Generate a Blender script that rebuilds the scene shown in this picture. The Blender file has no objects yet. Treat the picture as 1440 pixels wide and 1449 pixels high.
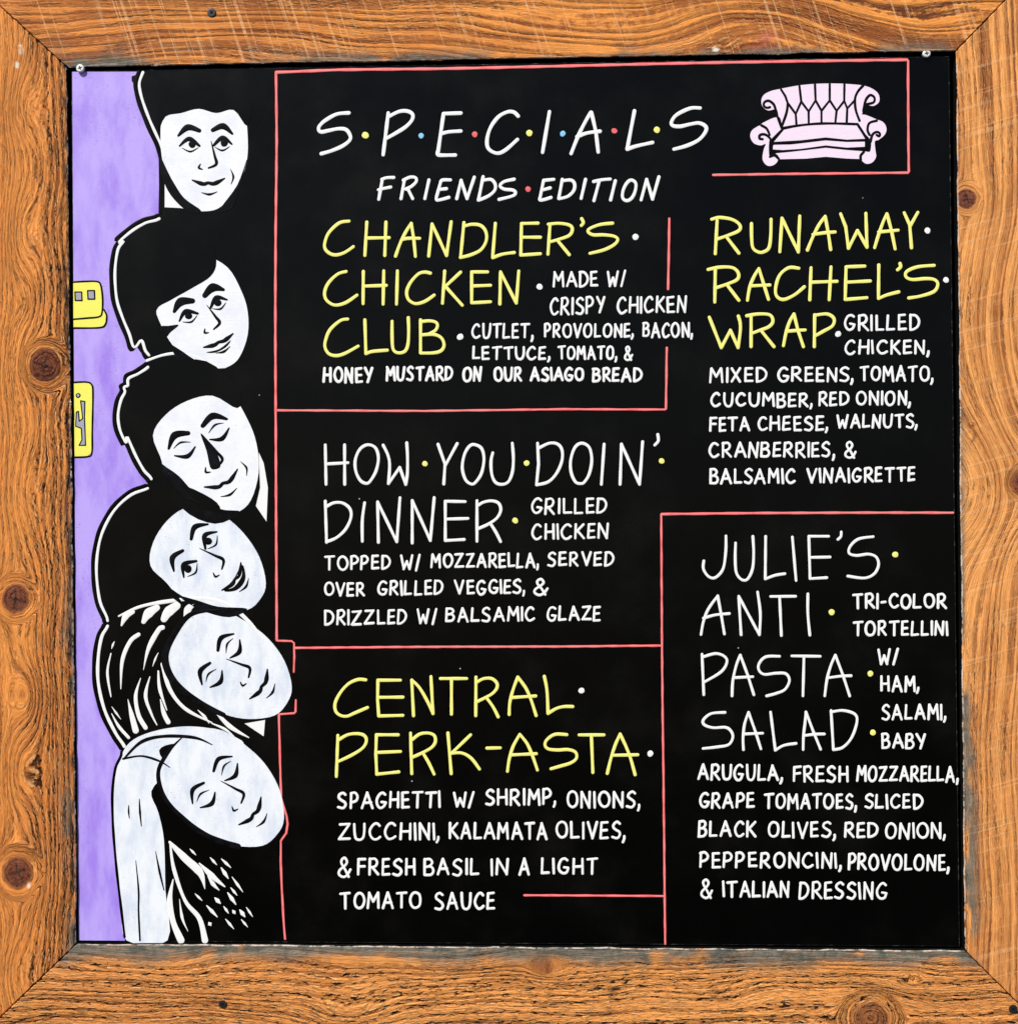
import bpy, bmesh, math, random
import numpy as np
from mathutils import Matrix, Vector
random.seed(7)
C = bpy.context.scene.collection
SC = bpy.context.scene

# ------------------------------------------------------------------ camera
FPX, U = 1900.0, 0.0007                    # focal length in photo pixels, metres per photo pixel on the sign
AX, AY, AZ = 0.00211, 0.04012, -0.00761    # how the sign is turned away from the camera
TR = np.array([0.00133, -0.0083, 1.33])
def _rot(ax, ay, az):
    cx, sx, cy, sy, cz, sz = math.cos(ax), math.sin(ax), math.cos(ay), math.sin(ay), math.cos(az), math.sin(az)
    return (np.array([[cz,-sz,0],[sz,cz,0],[0,0,1]]) @ np.array([[cy,0,sy],[0,1,0],[-sy,0,cy]])
            @ np.array([[1,0,0],[0,cx,-sx],[0,sx,cx]]))
RT = _rot(AX, AY, AZ).T
CP = -RT @ TR
def w3(a): return Vector((a[0], a[2], -a[1]))
cam_d = bpy.data.cameras.new('camera'); cam = bpy.data.objects.new('camera', cam_d); C.objects.link(cam)
r_, d_, f_ = w3(RT[:,0]), w3(RT[:,1]), w3(RT[:,2])
M4 = Matrix((( r_.x, -d_.x, -f_.x, 0), (r_.y, -d_.y, -f_.y, 0), (r_.z, -d_.z, -f_.z, 0), (0,0,0,1)))
M4.translation = w3(CP)
cam.matrix_world = M4
cam_d.sensor_fit = 'HORIZONTAL'; cam_d.sensor_width = 36.0; cam_d.lens = 36.0*FPX/1440.0
cam_d.clip_start = 0.02; cam_d.clip_end = 200
SC.camera = cam

def P(px, py, y):
    """measured position on the sign face -> world point in the plane at depth y"""
    d = RT @ np.array([(px-720.0)/FPX, (py-724.5)/FPX, 1.0])
    k = (y - CP[2]) / d[2]
    return (CP[0]+k*d[0], y, -(CP[1]+k*d[1]))
def PV(px, py, y):
    px = np.asarray(px, float); py = np.asarray(py, float)
    d = np.stack([(px-720.0)/FPX, (py-724.5)/FPX, np.ones_like(px)], -1) @ RT.T
    k = (y - CP[2]) / d[..., 2]
    return np.stack([CP[0]+k*d[...,0], y+0*px, -(CP[1]+k*d[...,1])], -1)

# ------------------------------------------------------------------ light
SUN_DIR = Vector((-0.55, -0.80, 1.0)).normalized()      # towards the sun: in front of the sign, up and left
el = math.asin(SUN_DIR.z); az = math.atan2(SUN_DIR.x, SUN_DIR.y)
W = bpy.data.worlds.new('World'); SC.world = W; W.use_nodes = True
wn = W.node_tree.nodes; wl = W.node_tree.links
bg = wn['Background']; sky = wn.new('ShaderNodeTexSky'); sky.sky_type = 'NISHITA'; sky.sun_disc = False
sky.sun_elevation = el; sky.sun_rotation = az
wl.new(sky.outputs[0], bg.inputs[0]); bg.inputs[1].default_value = 0.06
sd = bpy.data.lights.new('sun', 'SUN'); sd.energy = 3.0; sd.angle = math.radians(0.5); sd.color = (1, 0.955, 0.89)
sun = bpy.data.objects.new('sun', sd); C.objects.link(sun); sun.rotation_euler = SUN_DIR.to_track_quat('Z', 'Y').to_euler()
sun.location = (-1, -2, 2)
SC.view_settings.view_transform = 'Standard'; SC.view_settings.look = 'None'
SC.view_settings.exposure = 0.80; SC.view_settings.gamma = 1; SC.view_settings.use_curve_mapping = False

# ------------------------------------------------------------------ helpers
PANEL = 0.004                                # the painted panel sits 4 mm behind the face of the wood
def link(name, me, mats, parent=None):
    o = bpy.data.objects.new(name, me); C.objects.link(o)
    for m in (mats if isinstance(mats, (list, tuple)) else [mats]): me.materials.append(m)
    if parent: o.parent = parent
    return o
def empty(name, label, cat):
    o = bpy.data.objects.new(name, None); C.objects.link(o); o['label'] = label; o['category'] = cat
    o.empty_display_size = 0.05
    return o

class Nodes:
    def __init__(s, name):
        s.m = bpy.data.materials.new(name); s.m.use_nodes = True
        s.t = s.m.node_tree; s.b = s.t.nodes['Principled BSDF']
    def new(s, typ, **kw):
        n = s.t.nodes.new(typ)
        for k, v in kw.items(): setattr(n, k, v)
        return n
    def put(s, sock, v):
        if hasattr(v, 'is_linked') or isinstance(v, bpy.types.NodeSocket): s.t.links.new(v, sock)
        else: sock.default_value = v
    def math(s, op, a, b=0.0, c=None, clamp=False):
        n = s.new('ShaderNodeMath', operation=op); n.use_clamp = clamp
        s.put(n.inputs[0], a); s.put(n.inputs[1], b)
        if c is not None: s.put(n.inputs[2], c)
        return n.outputs[0]
    def attr(s, name):
        n = s.new('ShaderNodeAttribute', attribute_name=name)
        return n
    def sep(s, v):
        n = s.new('ShaderNodeSeparateXYZ'); s.put(n.inputs[0], v); return n.outputs
    def vec(s, x, y, z=0.0):
        n = s.new('ShaderNodeCombineXYZ'); s.put(n.inputs[0], x); s.put(n.inputs[1], y); s.put(n.inputs[2], z); return n.outputs[0]
    def noise(s, v, scale=1.0, detail=2.0, rough=0.5, dist=0.0):
        n = s.new('ShaderNodeTexNoise'); s.put(n.inputs['Vector'], v)
        n.inputs['Scale'].default_value = scale; n.inputs['Detail'].default_value = detail
        n.inputs['Roughness'].default_value = rough; n.inputs['Distortion'].default_value = dist
        return n.outputs['Fac']
    def ramp(s, v, a, b, lo=0.0, hi=1.0):
        n = s.new('ShaderNodeMapRange'); n.interpolation_type = 'SMOOTHSTEP'
        s.put(n.inputs[0], v); n.inputs[1].default_value = a; n.inputs[2].default_value = b
        n.inputs[3].default_value = lo; n.inputs[4].default_value = hi
        return n.outputs[0]
    def mix(s, f, a, b, mode='MIX'):
        n = s.new('ShaderNodeMix', data_type='RGBA', blend_type=mode)
        s.put(n.inputs['Factor'], f)
        for sock, v in ((n.inputs[6], a), (n.inputs[7], b)):
            if isinstance(v, tuple): sock.default_value = v if len(v) == 4 else v+(1,)
            else: s.put(sock, v)
        return n.outputs[2]
    def bump(s, h, strength, dist):
        n = s.new('ShaderNodeBump'); n.inputs['Strength'].default_value = strength; n.inputs['Distance'].default_value = dist
        s.put(n.inputs['Height'], h); s.put(s.b.inputs['Normal'], n.outputs[0])
    def pxpos(s):
        n = s.new('ShaderNodeTexCoord')
        v = s.new('ShaderNodeVectorMath', operation='SCALE'); s.put(v.inputs[0], n.outputs['Object']); v.inputs['Scale'].default_value = 1/U
        o = s.sep(v.outputs[0]); return o[0], o[2]

# ---- materials
def paint(name, col, var=None, amt=0.35, scale=0.035, rough=0.55, speck=0.0, spec=0.3, stretch=(1,1), bump=0.3):
    """brush-applied paint pen colour, slightly uneven"""
    n = Nodes(name); x, z = n.pxpos()
    v = n.vec(n.math('MULTIPLY', x, stretch[0]), n.math('MULTIPLY', z, stretch[1]))
    a = n.noise(v, scale, 5, .62)
    c = n.mix(n.ramp(a, .38, .72, 0, amt), col, var or tuple(k*.8 for k in col))
    if speck:
        b = n.noise(n.vec(n.math('MULTIPLY', x, .22), n.math('MULTIPLY', z, .5)), 1, 3, .7, .6)
        m = n.noise(v, .012, 3)
        c = n.mix(n.math('MULTIPLY', n.ramp(b, .60, .72), n.ramp(m, .42, .62, 0, speck)), c, tuple(k*.55 for k in (var or col)))
    n.put(n.b.inputs['Base Color'], c)
    n.b.inputs['Roughness'].default_value = rough; n.b.inputs['Specular IOR Level'].default_value = spec
    n.bump(n.noise(n.vec(n.math('MULTIPLY', x, .12), n.math('MULTIPLY', z, .35)), 1, 4, .6), bump, .0003)
    return n.m
WHITE  = paint('white_paint', (.80,.80,.80), (.70,.72,.76), .3, .09)
FACE   = paint('mottled_white_paint', (.80,.81,.83), (.62,.66,.80), .55, .03, speck=.55)
FROST  = paint('pale_blue_white_paint', (.77,.80,.84), (.56,.62,.74), .85, .03, speck=.9, stretch=(1.6,.6))
YELLOW = paint('pale_yellow_paint', (.80,.78,.20), (.78,.74,.26), .5, .12)
LEMON  = paint('yellow_paint', (.80,.78,.12), (.78,.68,.10), .5, .06)
PURPLE = paint('purple_paint', (.45,.34,.82), (.30,.185,.72), .95, .017, speck=1.0, stretch=(1.5,.5))
PINK   = paint('pale_pink_paint', (.80,.67,.80), (.78,.62,.78), .4, .05)
REDDOT = paint('red_paint', (.74,.10,.11), (.78,.25,.26), .5, .3)
BLUED  = paint('blue_paint', (.20,.52,.80), (.35,.62,.80), .5, .3)
GREYP  = paint('grey_paint', (.36,.35,.42), (.25,.25,.33), .5, .2)
INK    = paint('black_ink', (.0015,.0015,.002), (.007,.007,.010), .9, .06, rough=.4, spec=.08, bump=.1)

def red_line_mat():
    n = Nodes('coral_paint'); s = n.sep(n.attr('side').outputs['Vector']); x, z = n.pxpos()
    w = n.noise(n.vec(x, z), .05, 3, .6)
    core = n.math('MULTIPLY', n.ramp(n.math('ABSOLUTE', s[0]), .95, .45), n.ramp(w, .3, .55, .45, 1))
    n.put(n.b.inputs['Base Color'], n.mix(core, (.74,.085,.09), (.84,.23,.23)))
    n.b.inputs['Roughness'].default_value = .5; n.b.inputs['Specular IOR Level'].default_value = .25
    return n.m
CORAL = red_line_mat()

def panel_mat():
    n = Nodes('black_board'); x, z = n.pxpos()
    a = n.noise(n.vec(x, z), .008, 4, .6)
    b = n.noise(n.vec(x, z), .5, 2, .6)
    dust = n.math('MULTIPLY', n.ramp(a, .45, .75), n.ramp(b, .4, .7, .2, 1))
    c = n.mix(dust, (.0008,.0008,.0008), (.0060,.0055,.0050))
    v = n.new('ShaderNodeTexVoronoi'); v.inputs['Scale'].default_value = .028; n.put(v.inputs['Vector'], n.vec(x, z))
    pick = n.sep(v.outputs['Color'])[0]
    sp = n.math('MULTIPLY', n.math('LESS_THAN', v.outputs['Distance'], .028), n.math('GREATER_THAN', pick, .94))
    c = n.mix(sp, c, (.4,.4,.4))
    n.put(n.b.inputs['Base Color'], c)
    n.put(n.b.inputs['Roughness'], n.ramp(a, .3, .7, .24, .36))
    n.b.inputs['Specular IOR Level'].default_value = .11
    n.bump(n.noise(n.vec(x, z), .8, 3, .6), .12, .0002)
    return n.m
BOARD = panel_mat(); BLACK = BOARD        # the hair is left in the board's own black
def edge_mat():
    n = Nodes('worn_board_edge'); x, z = n.pxpos()
    a = n.noise(n.vec(x, z), .09, 4, .7)
    n.put(n.b.inputs['Base Color'], n.mix(n.ramp(a, .50, .70), (.006,.006,.006), (.20,.19,.18)))
    n.b.inputs['Roughness'].default_value = .7
    return n.m
EDGE = edge_mat()
def simple(name, col, rough=.5, metal=0.0, spec=.5):
    n = Nodes(name); x, z = n.pxpos()
    n.put(n.b.inputs['Base Color'], n.mix(n.noise(n.vec(x, z), .25, 3, .6), tuple(k*.7 for k in col), col))
    n.b.inputs['Roughness'].default_value = rough; n.b.inputs['Metallic'].default_value = metal
    n.b.inputs['Specular IOR Level'].default_value = spec
    return n.m
STEEL = simple('bright_screw_metal', (.82,.82,.81), .4, .1)
DARKSCREW = simple('black_screw_metal', (.035,.033,.032), .45, .5)
RECESS = simple('screw_recess', (.006,.006,.006), .8, 0, .1)
LIP = simple('black_lip_paint', (.004,.004,.004), .6, 0, .15)
WALLM = simple('wall_plaster', (.36,.34,.31), .9)

# ------------------------------------------------------------------ wood
def wood_mat(name, seed, period, light, dark, deep, saw_ang, saw_amt, saw_freq, dash, bump, wobn=.6, brkmin=.6, jagn=.35, band=.6):
    n = Nodes(name)
    g = n.sep(n.attr('grain').outputs['Vector']); k = n.sep(n.attr('marks').outputs['Vector']); c3 = n.sep(n.attr('tone').outputs['Vector'])
    al, fl, ed = g[0], g[1], g[2]; knot, soot, stain = k[0], k[1], k[2]; con, tint, pore = c3[0], c3[1], c3[2]
    x, z = n.pxpos(); pos = n.vec(x, z, seed)
    # growth rings
    wob = n.noise(n.vec(n.math('MULTIPLY', al, .007), n.math('MULTIPLY', fl, .03), seed), 1, 3, .55)
    jag = n.noise(n.vec(n.math('MULTIPLY', al, .11), n.math('MULTIPLY', fl, .16), seed+3), 1, 3, .6)
    r = n.math('ADD', n.math('DIVIDE', fl, period), n.math('ADD', n.math('MULTIPLY', wob, wobn), n.math('MULTIPLY', jag, jagn)))
    drift = n.noise(n.vec(n.math('MULTIPLY', al, .0012), n.math('MULTIPLY', fl, .045), seed+11), 1, 2, .5)
    r = n.math('ADD', r, n.math('MULTIPLY', drift, 3.4))
    fr = n.math('FRACT', r)
    rid = n.new('ShaderNodeTexWhiteNoise', noise_dimensions='1D'); n.put(rid.inputs['W'], n.math('FLOOR', n.math('ADD', r, seed*10)))
    rv = n.ramp(rid.outputs['Value'], 0, 1, .62, 1)
    late = n.math('MULTIPLY', n.ramp(fr, .30, .84), n.ramp(fr, 1.0, .90))
    brk = n.ramp(n.noise(n.vec(n.math('MULTIPLY', al, .02), n.math('MULTIPLY', fl, .09), seed+8), 1, 4, .65), .34, .56, brkmin, 1)
    lw = n.math('MULTIPLY', n.math('MULTIPLY', late, rv), n.math('MULTIPLY', con, brk))
    # fibres, pores and torn grain
    fib = n.noise(n.vec(n.math('MULTIPLY', al, .022), n.math('MULTIPLY', fl, .62), seed+1), 1, 5, .68)
    fine = n.noise(n.vec(n.math('MULTIPLY', al, .09), n.math('MULTIPLY', fl, .8), seed+5), 1, 3, .65)
    pit = n.noise(n.vec(n.math('MULTIPLY', al, .075), n.math('MULTIPLY', fl, .44), seed+2), 1, 4, .64, .35)
    pitm = n.math('MULTIPLY', n.ramp(pit, .515, .60), n.math('MULTIPLY', pore, n.math('ADD', .40, n.math('MULTIPLY', late, .85))), clamp=True)
    base = n.mix(n.math('MULTIPLY', tint, n.ramp(n.noise(pos, .012, 4, .6), .3, .7, .35, 1)), light, dark)
    col = n.mix(lw, base, deep)
    bnd = n.noise(n.vec(n.math('MULTIPLY', al, .0022), n.math('MULTIPLY', fl, .075), seed+13), 1, 3, .55)
    bnd = n.math('ADD', bnd, n.math('MULTIPLY', n.math('SUBTRACT', jag, .5), .22))
    col = n.mix(n.math('MULTIPLY', n.math('MULTIPLY', n.ramp(bnd, .50, .585), con), band), col, tuple(.55*a+.45*b for a, b in zip(deep, dark)))
    gain = n.math('MULTIPLY', n.ramp(fib, .28, .72, .66, 1.22), n.ramp(fine, .3, .7, .86, 1.12))
    gc = n.new('ShaderNodeCombineColor'); [n.put(i, gain) for i in gc.inputs]
    col = n.mix(1.0, col, gc.outputs[0], 'MULTIPLY')
    col = n.mix(n.math('MULTIPLY', pitm, dash), col, tuple(q*.16 for q in deep))  # dark pits, with shade between the ridges painted into the colour
    # pale torn fibre beside the pores, with highlights put into the colour
    pal = n.math('MULTIPLY', n.ramp(n.noise(n.vec(n.math('MULTIPLY', al, .075), n.math('MULTIPLY', n.math('ADD', fl, 1.7), .44), seed+2), 1, 4, .64, .35), .53, .63), n.math('MULTIPLY', pore, .6))
    col = n.mix(n.math('MULTIPLY', pal, n.math('SUBTRACT', 1.0, pitm, clamp=True)), col, (.88,.52,.22))
    # band-saw marks
    ca, sa = math.cos(math.radians(saw_ang)), math.sin(math.radians(saw_ang))
    q = n.math('ADD', n.math('MULTIPLY', x, -sa), n.math('MULTIPLY', z, ca))
    p = n.math('ADD', n.math('MULTIPLY', x, ca), n.math('MULTIPLY', z, sa))
    sw = n.noise(n.vec(n.math('MULTIPLY', p, .0018), n.math('MULTIPLY', q, saw_freq), seed+4), 1, 3, .75)
    sm = n.ramp(n.noise(n.vec(x, z, seed+6), .018, 4, .7), .30, .58)
    sawm = n.math('MULTIPLY', n.math('MULTIPLY', n.ramp(sw, .55, .63), sm), saw_amt)
    col = n.mix(sawm, col, (.78,.43,.20))
    # knots
    kc = n.mix(n.ramp(n.noise(pos, .16, 5, .7, 1.5), .35, .65), (.085,.022,.012), (.25,.078,.036))
    col = n.mix(n.ramp(knot, .02, .9), col, kc)
    # weathered grey-green smears of old paint, soot along the lip
    stc = n.mix(n.ramp(n.noise(pos, .05, 4, .7, .6), .35, .65), (.085,.092,.078), (.185,.17,.135))
    dry = n.ramp(n.noise(n.vec(n.math('MULTIPLY', al, .03), n.math('MULTIPLY', fl, .3), seed+7), 1, 4, .7), .30, .5, .6, 1)
    col = n.mix(n.math('MULTIPLY', stain, dry), col, stc)
    ex = n.sep(n.attr('spots').outputs['Vector'])
    col = n.mix(n.math('MULTIPLY', ex[0], .55), col, (.55,.12,.12)); col = n.mix(ex[1], col, (.80,.74,.60))
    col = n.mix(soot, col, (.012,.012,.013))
    wear_glint = n.math('MULTIPLY', n.ramp(ed, 2.6, .8), n.ramp(n.noise(pos, .09, 3, .7), .40, .58))  # worn inner edge, plus light caught by the bevel painted in
    col = n.mix(n.math('MULTIPLY', wear_glint, .8), col, (.60,.50,.42))
    n.put(n.b.inputs['Base Color'], col)
    n.b.inputs['Roughness'].default_value = .72; n.b.inputs['Specular IOR Level'].default_value = .18
    h = n.math('ADD', n.math('MULTIPLY', late, n.math('MULTIPLY', con, -.55)), n.math('MULTIPLY', fib, .55))
    h = n.math('ADD', h, n.math('MULTIPLY', fine, .28))
    h = n.math('ADD', h, n.math('MULTIPLY', pitm, -.95))
    h = n.math('ADD', h, n.math('MULTIPLY', sawm, .35))
    ds = n.new('ShaderNodeDisplacement'); ds.inputs['Midlevel'].default_value = .4; ds.inputs['Scale'].default_value = .0011*bump
    n.put(ds.inputs['Height'], h)
    n.t.links.new(ds.outputs[0], n.t.nodes['Material Output'].inputs['Displacement']); n.m.displacement_method = 'BOTH'
    return n.m

def fbm(x, y, seed, octv=4):
    rng = np.random.RandomState(seed); out = np.zeros_like(x); amp = 1.0; tot = 0
    for o in range(octv):
        tab = rng.rand(64, 64)
        xi = np.floor(x).astype(int); yi = np.floor(y).astype(int); fx = x-xi; fy = y-yi
        fx = fx*fx*(3-2*fx); fy = fy*fy*(3-2*fy)
        a = tab[xi % 64, yi % 64]; b = tab[(xi+1) % 64, yi % 64]; c = tab[xi % 64, (yi+1) % 64]; d = tab[(xi+1) % 64, (yi+1) % 64]
        out += amp*((a*(1-fx)+b*fx)*(1-fy)+(c*(1-fx)+d*fx)*fy); tot += amp
        amp *= .5; x = x*2.03+7.1; y = y*2.03+3.7
    return out/tot
def sstep(v, a, b):
    t = np.clip((v-a)/(b-a), 0, 1); return t*t*(3-2*t)

TLc, TRc, BRc, BLc = (95,94.5), (1352.7,71.2), (1365,1345.5), (108.3,1336)
TLo, TRo, BRo, BLo = (-81,-66), (1505,-86), (1532,1511), (-62,1500)

def make_rail(parent, mat, A, B, Ao, Bo, horiz, field, seed):
    """one mitred board: A-B inner edge, Ao-Bo outer edge"""
    Lp = math.hypot(B[0]-A[0], B[1]-A[1]); nu = int(Lp/1.7)
    t = np.concatenate([[0, 0, .0012], np.linspace(.0012, .9988, nu)[1:-1], [.9988, 1, 1]])
    gap = .0005
    t = gap + t*(1-2*gap)
    wid = 170.0
    v = np.concatenate([[0, 0, 1.3], np.concatenate([np.arange(3, 118, 1.7), np.arange(120, wid-2, 6)]), [wid-2, wid, wid]])
    T, V = np.meshgrid(t, v/wid, indexing='ij')
    ix = A[0]+(B[0]-A[0])*T; iy = A[1]+(B[1]-A[1])*T
    ox = Ao[0]+(Bo[0]-Ao[0])*T; oy = Ao[1]+(Bo[1]-Ao[1])*T
    X = ix+(ox-ix)*V; Y = iy+(oy-iy)*V
    # hand-cut, slightly uneven inner edge
    e = (fbm(T*Lp/26, T*0+seed, seed+40, 4)-.5)*2.2*np.exp(-V*wid/6)
    if horiz: Y = Y+e
    else: X = X+e
    depth = np.zeros_like(X)
    n0, n1 = X.shape
    depth[:, 1] = .0011; depth[:, -2] = .0015
    depth[1, :] = np.maximum(depth[1, :], .0006); depth[-2, :] = np.maximum(depth[-2, :], .0006)
    # slight cupping and unevenness of the board
    depth += (fbm(X/60, Y/60, seed+9, 3)-.5)*.0012
    back = np.zeros_like(depth, bool); back[:, 0] = back[:, -1] = True; back[0, :] = back[-1, :] = True
    depth[back] = .019
    W3 = PV(X, Y, np.zeros_like(X)); W3[..., 1] = depth
    co = W3.reshape(-1, 3)
    idx = np.arange(n0*n1).reshape(n0, n1)
    q = np.stack([idx[:-1,:-1], idx[1:,:-1], idx[1:,1:], idx[:-1,1:]], -1).reshape(-1, 4)
    me = bpy.data.meshes.new('rail')
    me.from_pydata(co.tolist(), [], q.tolist())
    mi = np.zeros((n0-1, n1-1), int); mi[:, 0] = 1
    me.polygons.foreach_set('material_index', mi.ravel())
    al = X if horiz else Y; edge = V*wid
    fl, knot, con, tint, pore, soot, stain = field(X, Y, edge)
    pink = np.exp(-((X-1078)/17)**2-((Y-56)/13)**2)*sstep(fbm(X/14, Y/10, 71), .3, .6); chip = np.zeros_like(X)
    for qx, qy, rx_, ry_ in ((1012,70,6,4),(41,1254,3.4,4.5),(30,72,4,9),(24,92,4,7),(29,64,3,3)):
        chip = np.maximum(chip, sstep(np.sqrt(((X-qx)/rx_)**2+((Y-qy)/ry_)**2)+(fbm(X/5, Y/5, 72, 3)-.5)*1.6, 1.0, .6)*(.9 if qx != 30 else .5))
    for nm, a, b, c in (('spots', pink, chip, 0.0), ('grain', al, fl, edge), ('marks', knot, soot, stain), ('tone', con, tint, pore)):
        at = me.attributes.new(nm, 'FLOAT_VECTOR', 'POINT')
        at.data.foreach_set('vector', np.stack([a+0*X, b+0*X, c+0*X], -1).astype(np.float32).ravel())
    me.polygons.foreach_set('use_smooth', np.ones(len(q), bool)); me.update()
    bm = bmesh.new(); bm.from_mesh(me); bmesh.ops.recalc_face_normals(bm, faces=bm.faces[:])
    # outward = towards -y
    s = sum(f.normal.y*f.calc_area() for f in bm.faces)
    if s > 0: bmesh.ops.reverse_faces(bm, faces=bm.faces[:])
    for ed_ in bm.edges:
        if len(ed_.link_faces) == 2 and ed_.calc_face_angle(0) > .6: ed_.smooth = False
    bm.to_mesh(me); bm.free()
    return link('rail', me, [mat, LIP], parent)

def knots(fl, across, along, ks, stretch=.55):
    """grain lines part and flow round every knot; rings and drying cracks inside it"""
    K = np.zeros_like(fl); crack = np.zeros_like(fl)
    for n, (a0, c0, R, kind) in enumerate(ks):
        rng = random.Random(int(a0)+n)
        wx = (fbm(along/9, across/9, 60+n, 3)-.5)*7
        da = along-a0; dc = across-c0
        r = np.sqrt((da*.92)**2+dc**2)+wx*.6
        rs2 = (da*stretch)**2+dc*dc
        lim = np.maximum(rs2, R*R)
        fl = fl - dc*R*R/lim*np.exp(-(np.sqrt(rs2)/R/4.5)**2)
        ring = sstep(r, R*1.7, R*1.05)*(1.0 if kind > .5 else 0.0)
        fl = (1-ring)*fl+ring*(c0+r*1.5)
        K = np.maximum(K, sstep(r, R*1.12, R*.72)*kind)
        if kind > .6:
            a = rng.uniform(0, 3)
            for k in range(4):
                a += rng.uniform(1.2, 2.0); ln = R*rng.uniform(.5, .95)
                t = da*math.cos(a)+dc*math.sin(a); p = -da*math.sin(a)+dc*math.cos(a)+wx*.35
                crack = np.maximum(crack, sstep(np.abs(p), 1.7, .5)*sstep(t, -1, 1)*sstep(t, ln, ln*.7))
    return fl, K, crack

def f_left(X, Y, E):
    fl = X+(fbm(Y/170, X/70, 1, 2)-.5)*24+(fbm(Y/60, X/40, 2, 2)-.5)*4
    for (y0, x0, A, sy, sx) in ((330,30,26,70,26),(420,40,-14,50,20),(690,30,16,60,28),(985,40,-20,50,24),(1090,30,20,50,20),(1380,15,22,60,26),(150,30,24,60,24)):
        fl = fl + A*np.exp(-((Y-y0)/sy)**2-((X-x0)/sx)**2)
    fl, K, CR = knots(fl, X, Y, ((517,64,23,.95),(848,22,21,.9),(1235,25,23,.85),(983,24,9,.25),(172,26,5,.1)), .62)
    inner = sstep(X+(fbm(Y/60, X/60, 4)-.5)*40, 28, 70)
    con = .42+.58*inner; pore = .35+.65*inner*(.6+.6*fbm(Y/80, X/40, 5))
    tint = .10+.42*inner+.25*sstep(Y, 700, 1250)
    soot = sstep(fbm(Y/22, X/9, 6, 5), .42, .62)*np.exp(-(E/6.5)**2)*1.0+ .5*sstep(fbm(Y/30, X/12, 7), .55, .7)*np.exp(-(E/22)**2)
    stain = sstep(fbm(Y/90, X/16, 8), .5, .68)*np.exp(-(E/20)**2)*sstep(Y, 500, 1150)*.9
    return fl, K, con, tint, pore, np.clip(np.maximum(soot, CR*.9), 0, 1), np.clip(stain, 0, 1)
def f_top(X, Y, E):
    fl = Y-.030*X+(fbm(X/280, Y/80, 11, 2)-.5)*34+(fbm(X/70, Y/40, 12, 2)-.5)*5
    fl = fl + 34*np.exp(-((X-1055)/135)**2-((Y-25)/50)**2) - 12*np.exp(-((X-830)/120)**2-((Y-45)/40)**2) - 16*np.exp(-((X-1290)/90)**2-((Y-40)/45)**2)+14*np.exp(-((X-300)/120)**2-((Y-60)/30)**2)
    K = np.zeros_like(fl)
    con = .80+.2*sstep(fbm(X/120, Y/40, 13), .35, .6); pore = .5*sstep(fbm(X/90, Y/30, 14), .42, .66)+.20
    tint = .72-.52*sstep(X, 250, 1000)
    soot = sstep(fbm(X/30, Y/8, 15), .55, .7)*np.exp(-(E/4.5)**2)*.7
    stain = sstep(fbm(X/60, Y/20, 16), .40, .62)*np.exp(-(E/14)**2)*.85+ .45*sstep(fbm(X/40, Y/30, 17), .55, .75)*np.exp(-(E/30)**2)*sstep(X, 700, 200)
    return fl, K, con, tint, pore, np.clip(soot, 0, 1), np.clip(stain, 0, 1)
def f_right(X, Y, E):
    x0 = X-(1353+.0096*(Y-71))
    fl = x0+(fbm(Y/220, X/80, 21, 2)-.5)*22
    fl = fl - 60*np.exp(-((Y-690)/85)**2) + 22*np.exp(-((Y-455)/120)**2) + 12*np.exp(-((Y-1030)/170)**2)
    fl, K, CR = knots(fl, x0, Y, ((281,12,15,1.0),(683,88,16,1.0),(600,18,3,.5)), .75)
    con = (.62+.38*sstep(fbm(Y/90, X/30, 23), .35, .6))*(.12+.88*sstep(fl, -34, -6)); pore = .45*sstep(fbm(Y/70, X/30, 24), .45, .68)+.16+.25*np.exp(-(E/20)**2)
    tint = .12+.22*sstep(Y, 550, 1100)+.50*sstep(np.sin(fl*2*np.pi/36+.8), .1, .9)*sstep(fbm(Y/110, X/40, 27), .35, .6)
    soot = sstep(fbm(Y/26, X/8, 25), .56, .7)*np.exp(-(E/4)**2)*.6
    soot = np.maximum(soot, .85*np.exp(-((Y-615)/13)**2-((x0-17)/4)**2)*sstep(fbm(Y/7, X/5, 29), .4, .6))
    wst = 5+16*sstep(Y, 850, 1150)+5*np.exp(-((Y-640)/110)**2)
    stain = sstep(fbm(Y/70, X/22, 26, 5), .30, .5)*np.exp(-(E/wst)**4)*sstep(Y, 330, 950)*.95
    return fl, K, con, tint, pore, np.clip(np.maximum(soot, CR*.9), 0, 1), np.clip(stain, 0, 1)
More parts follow.
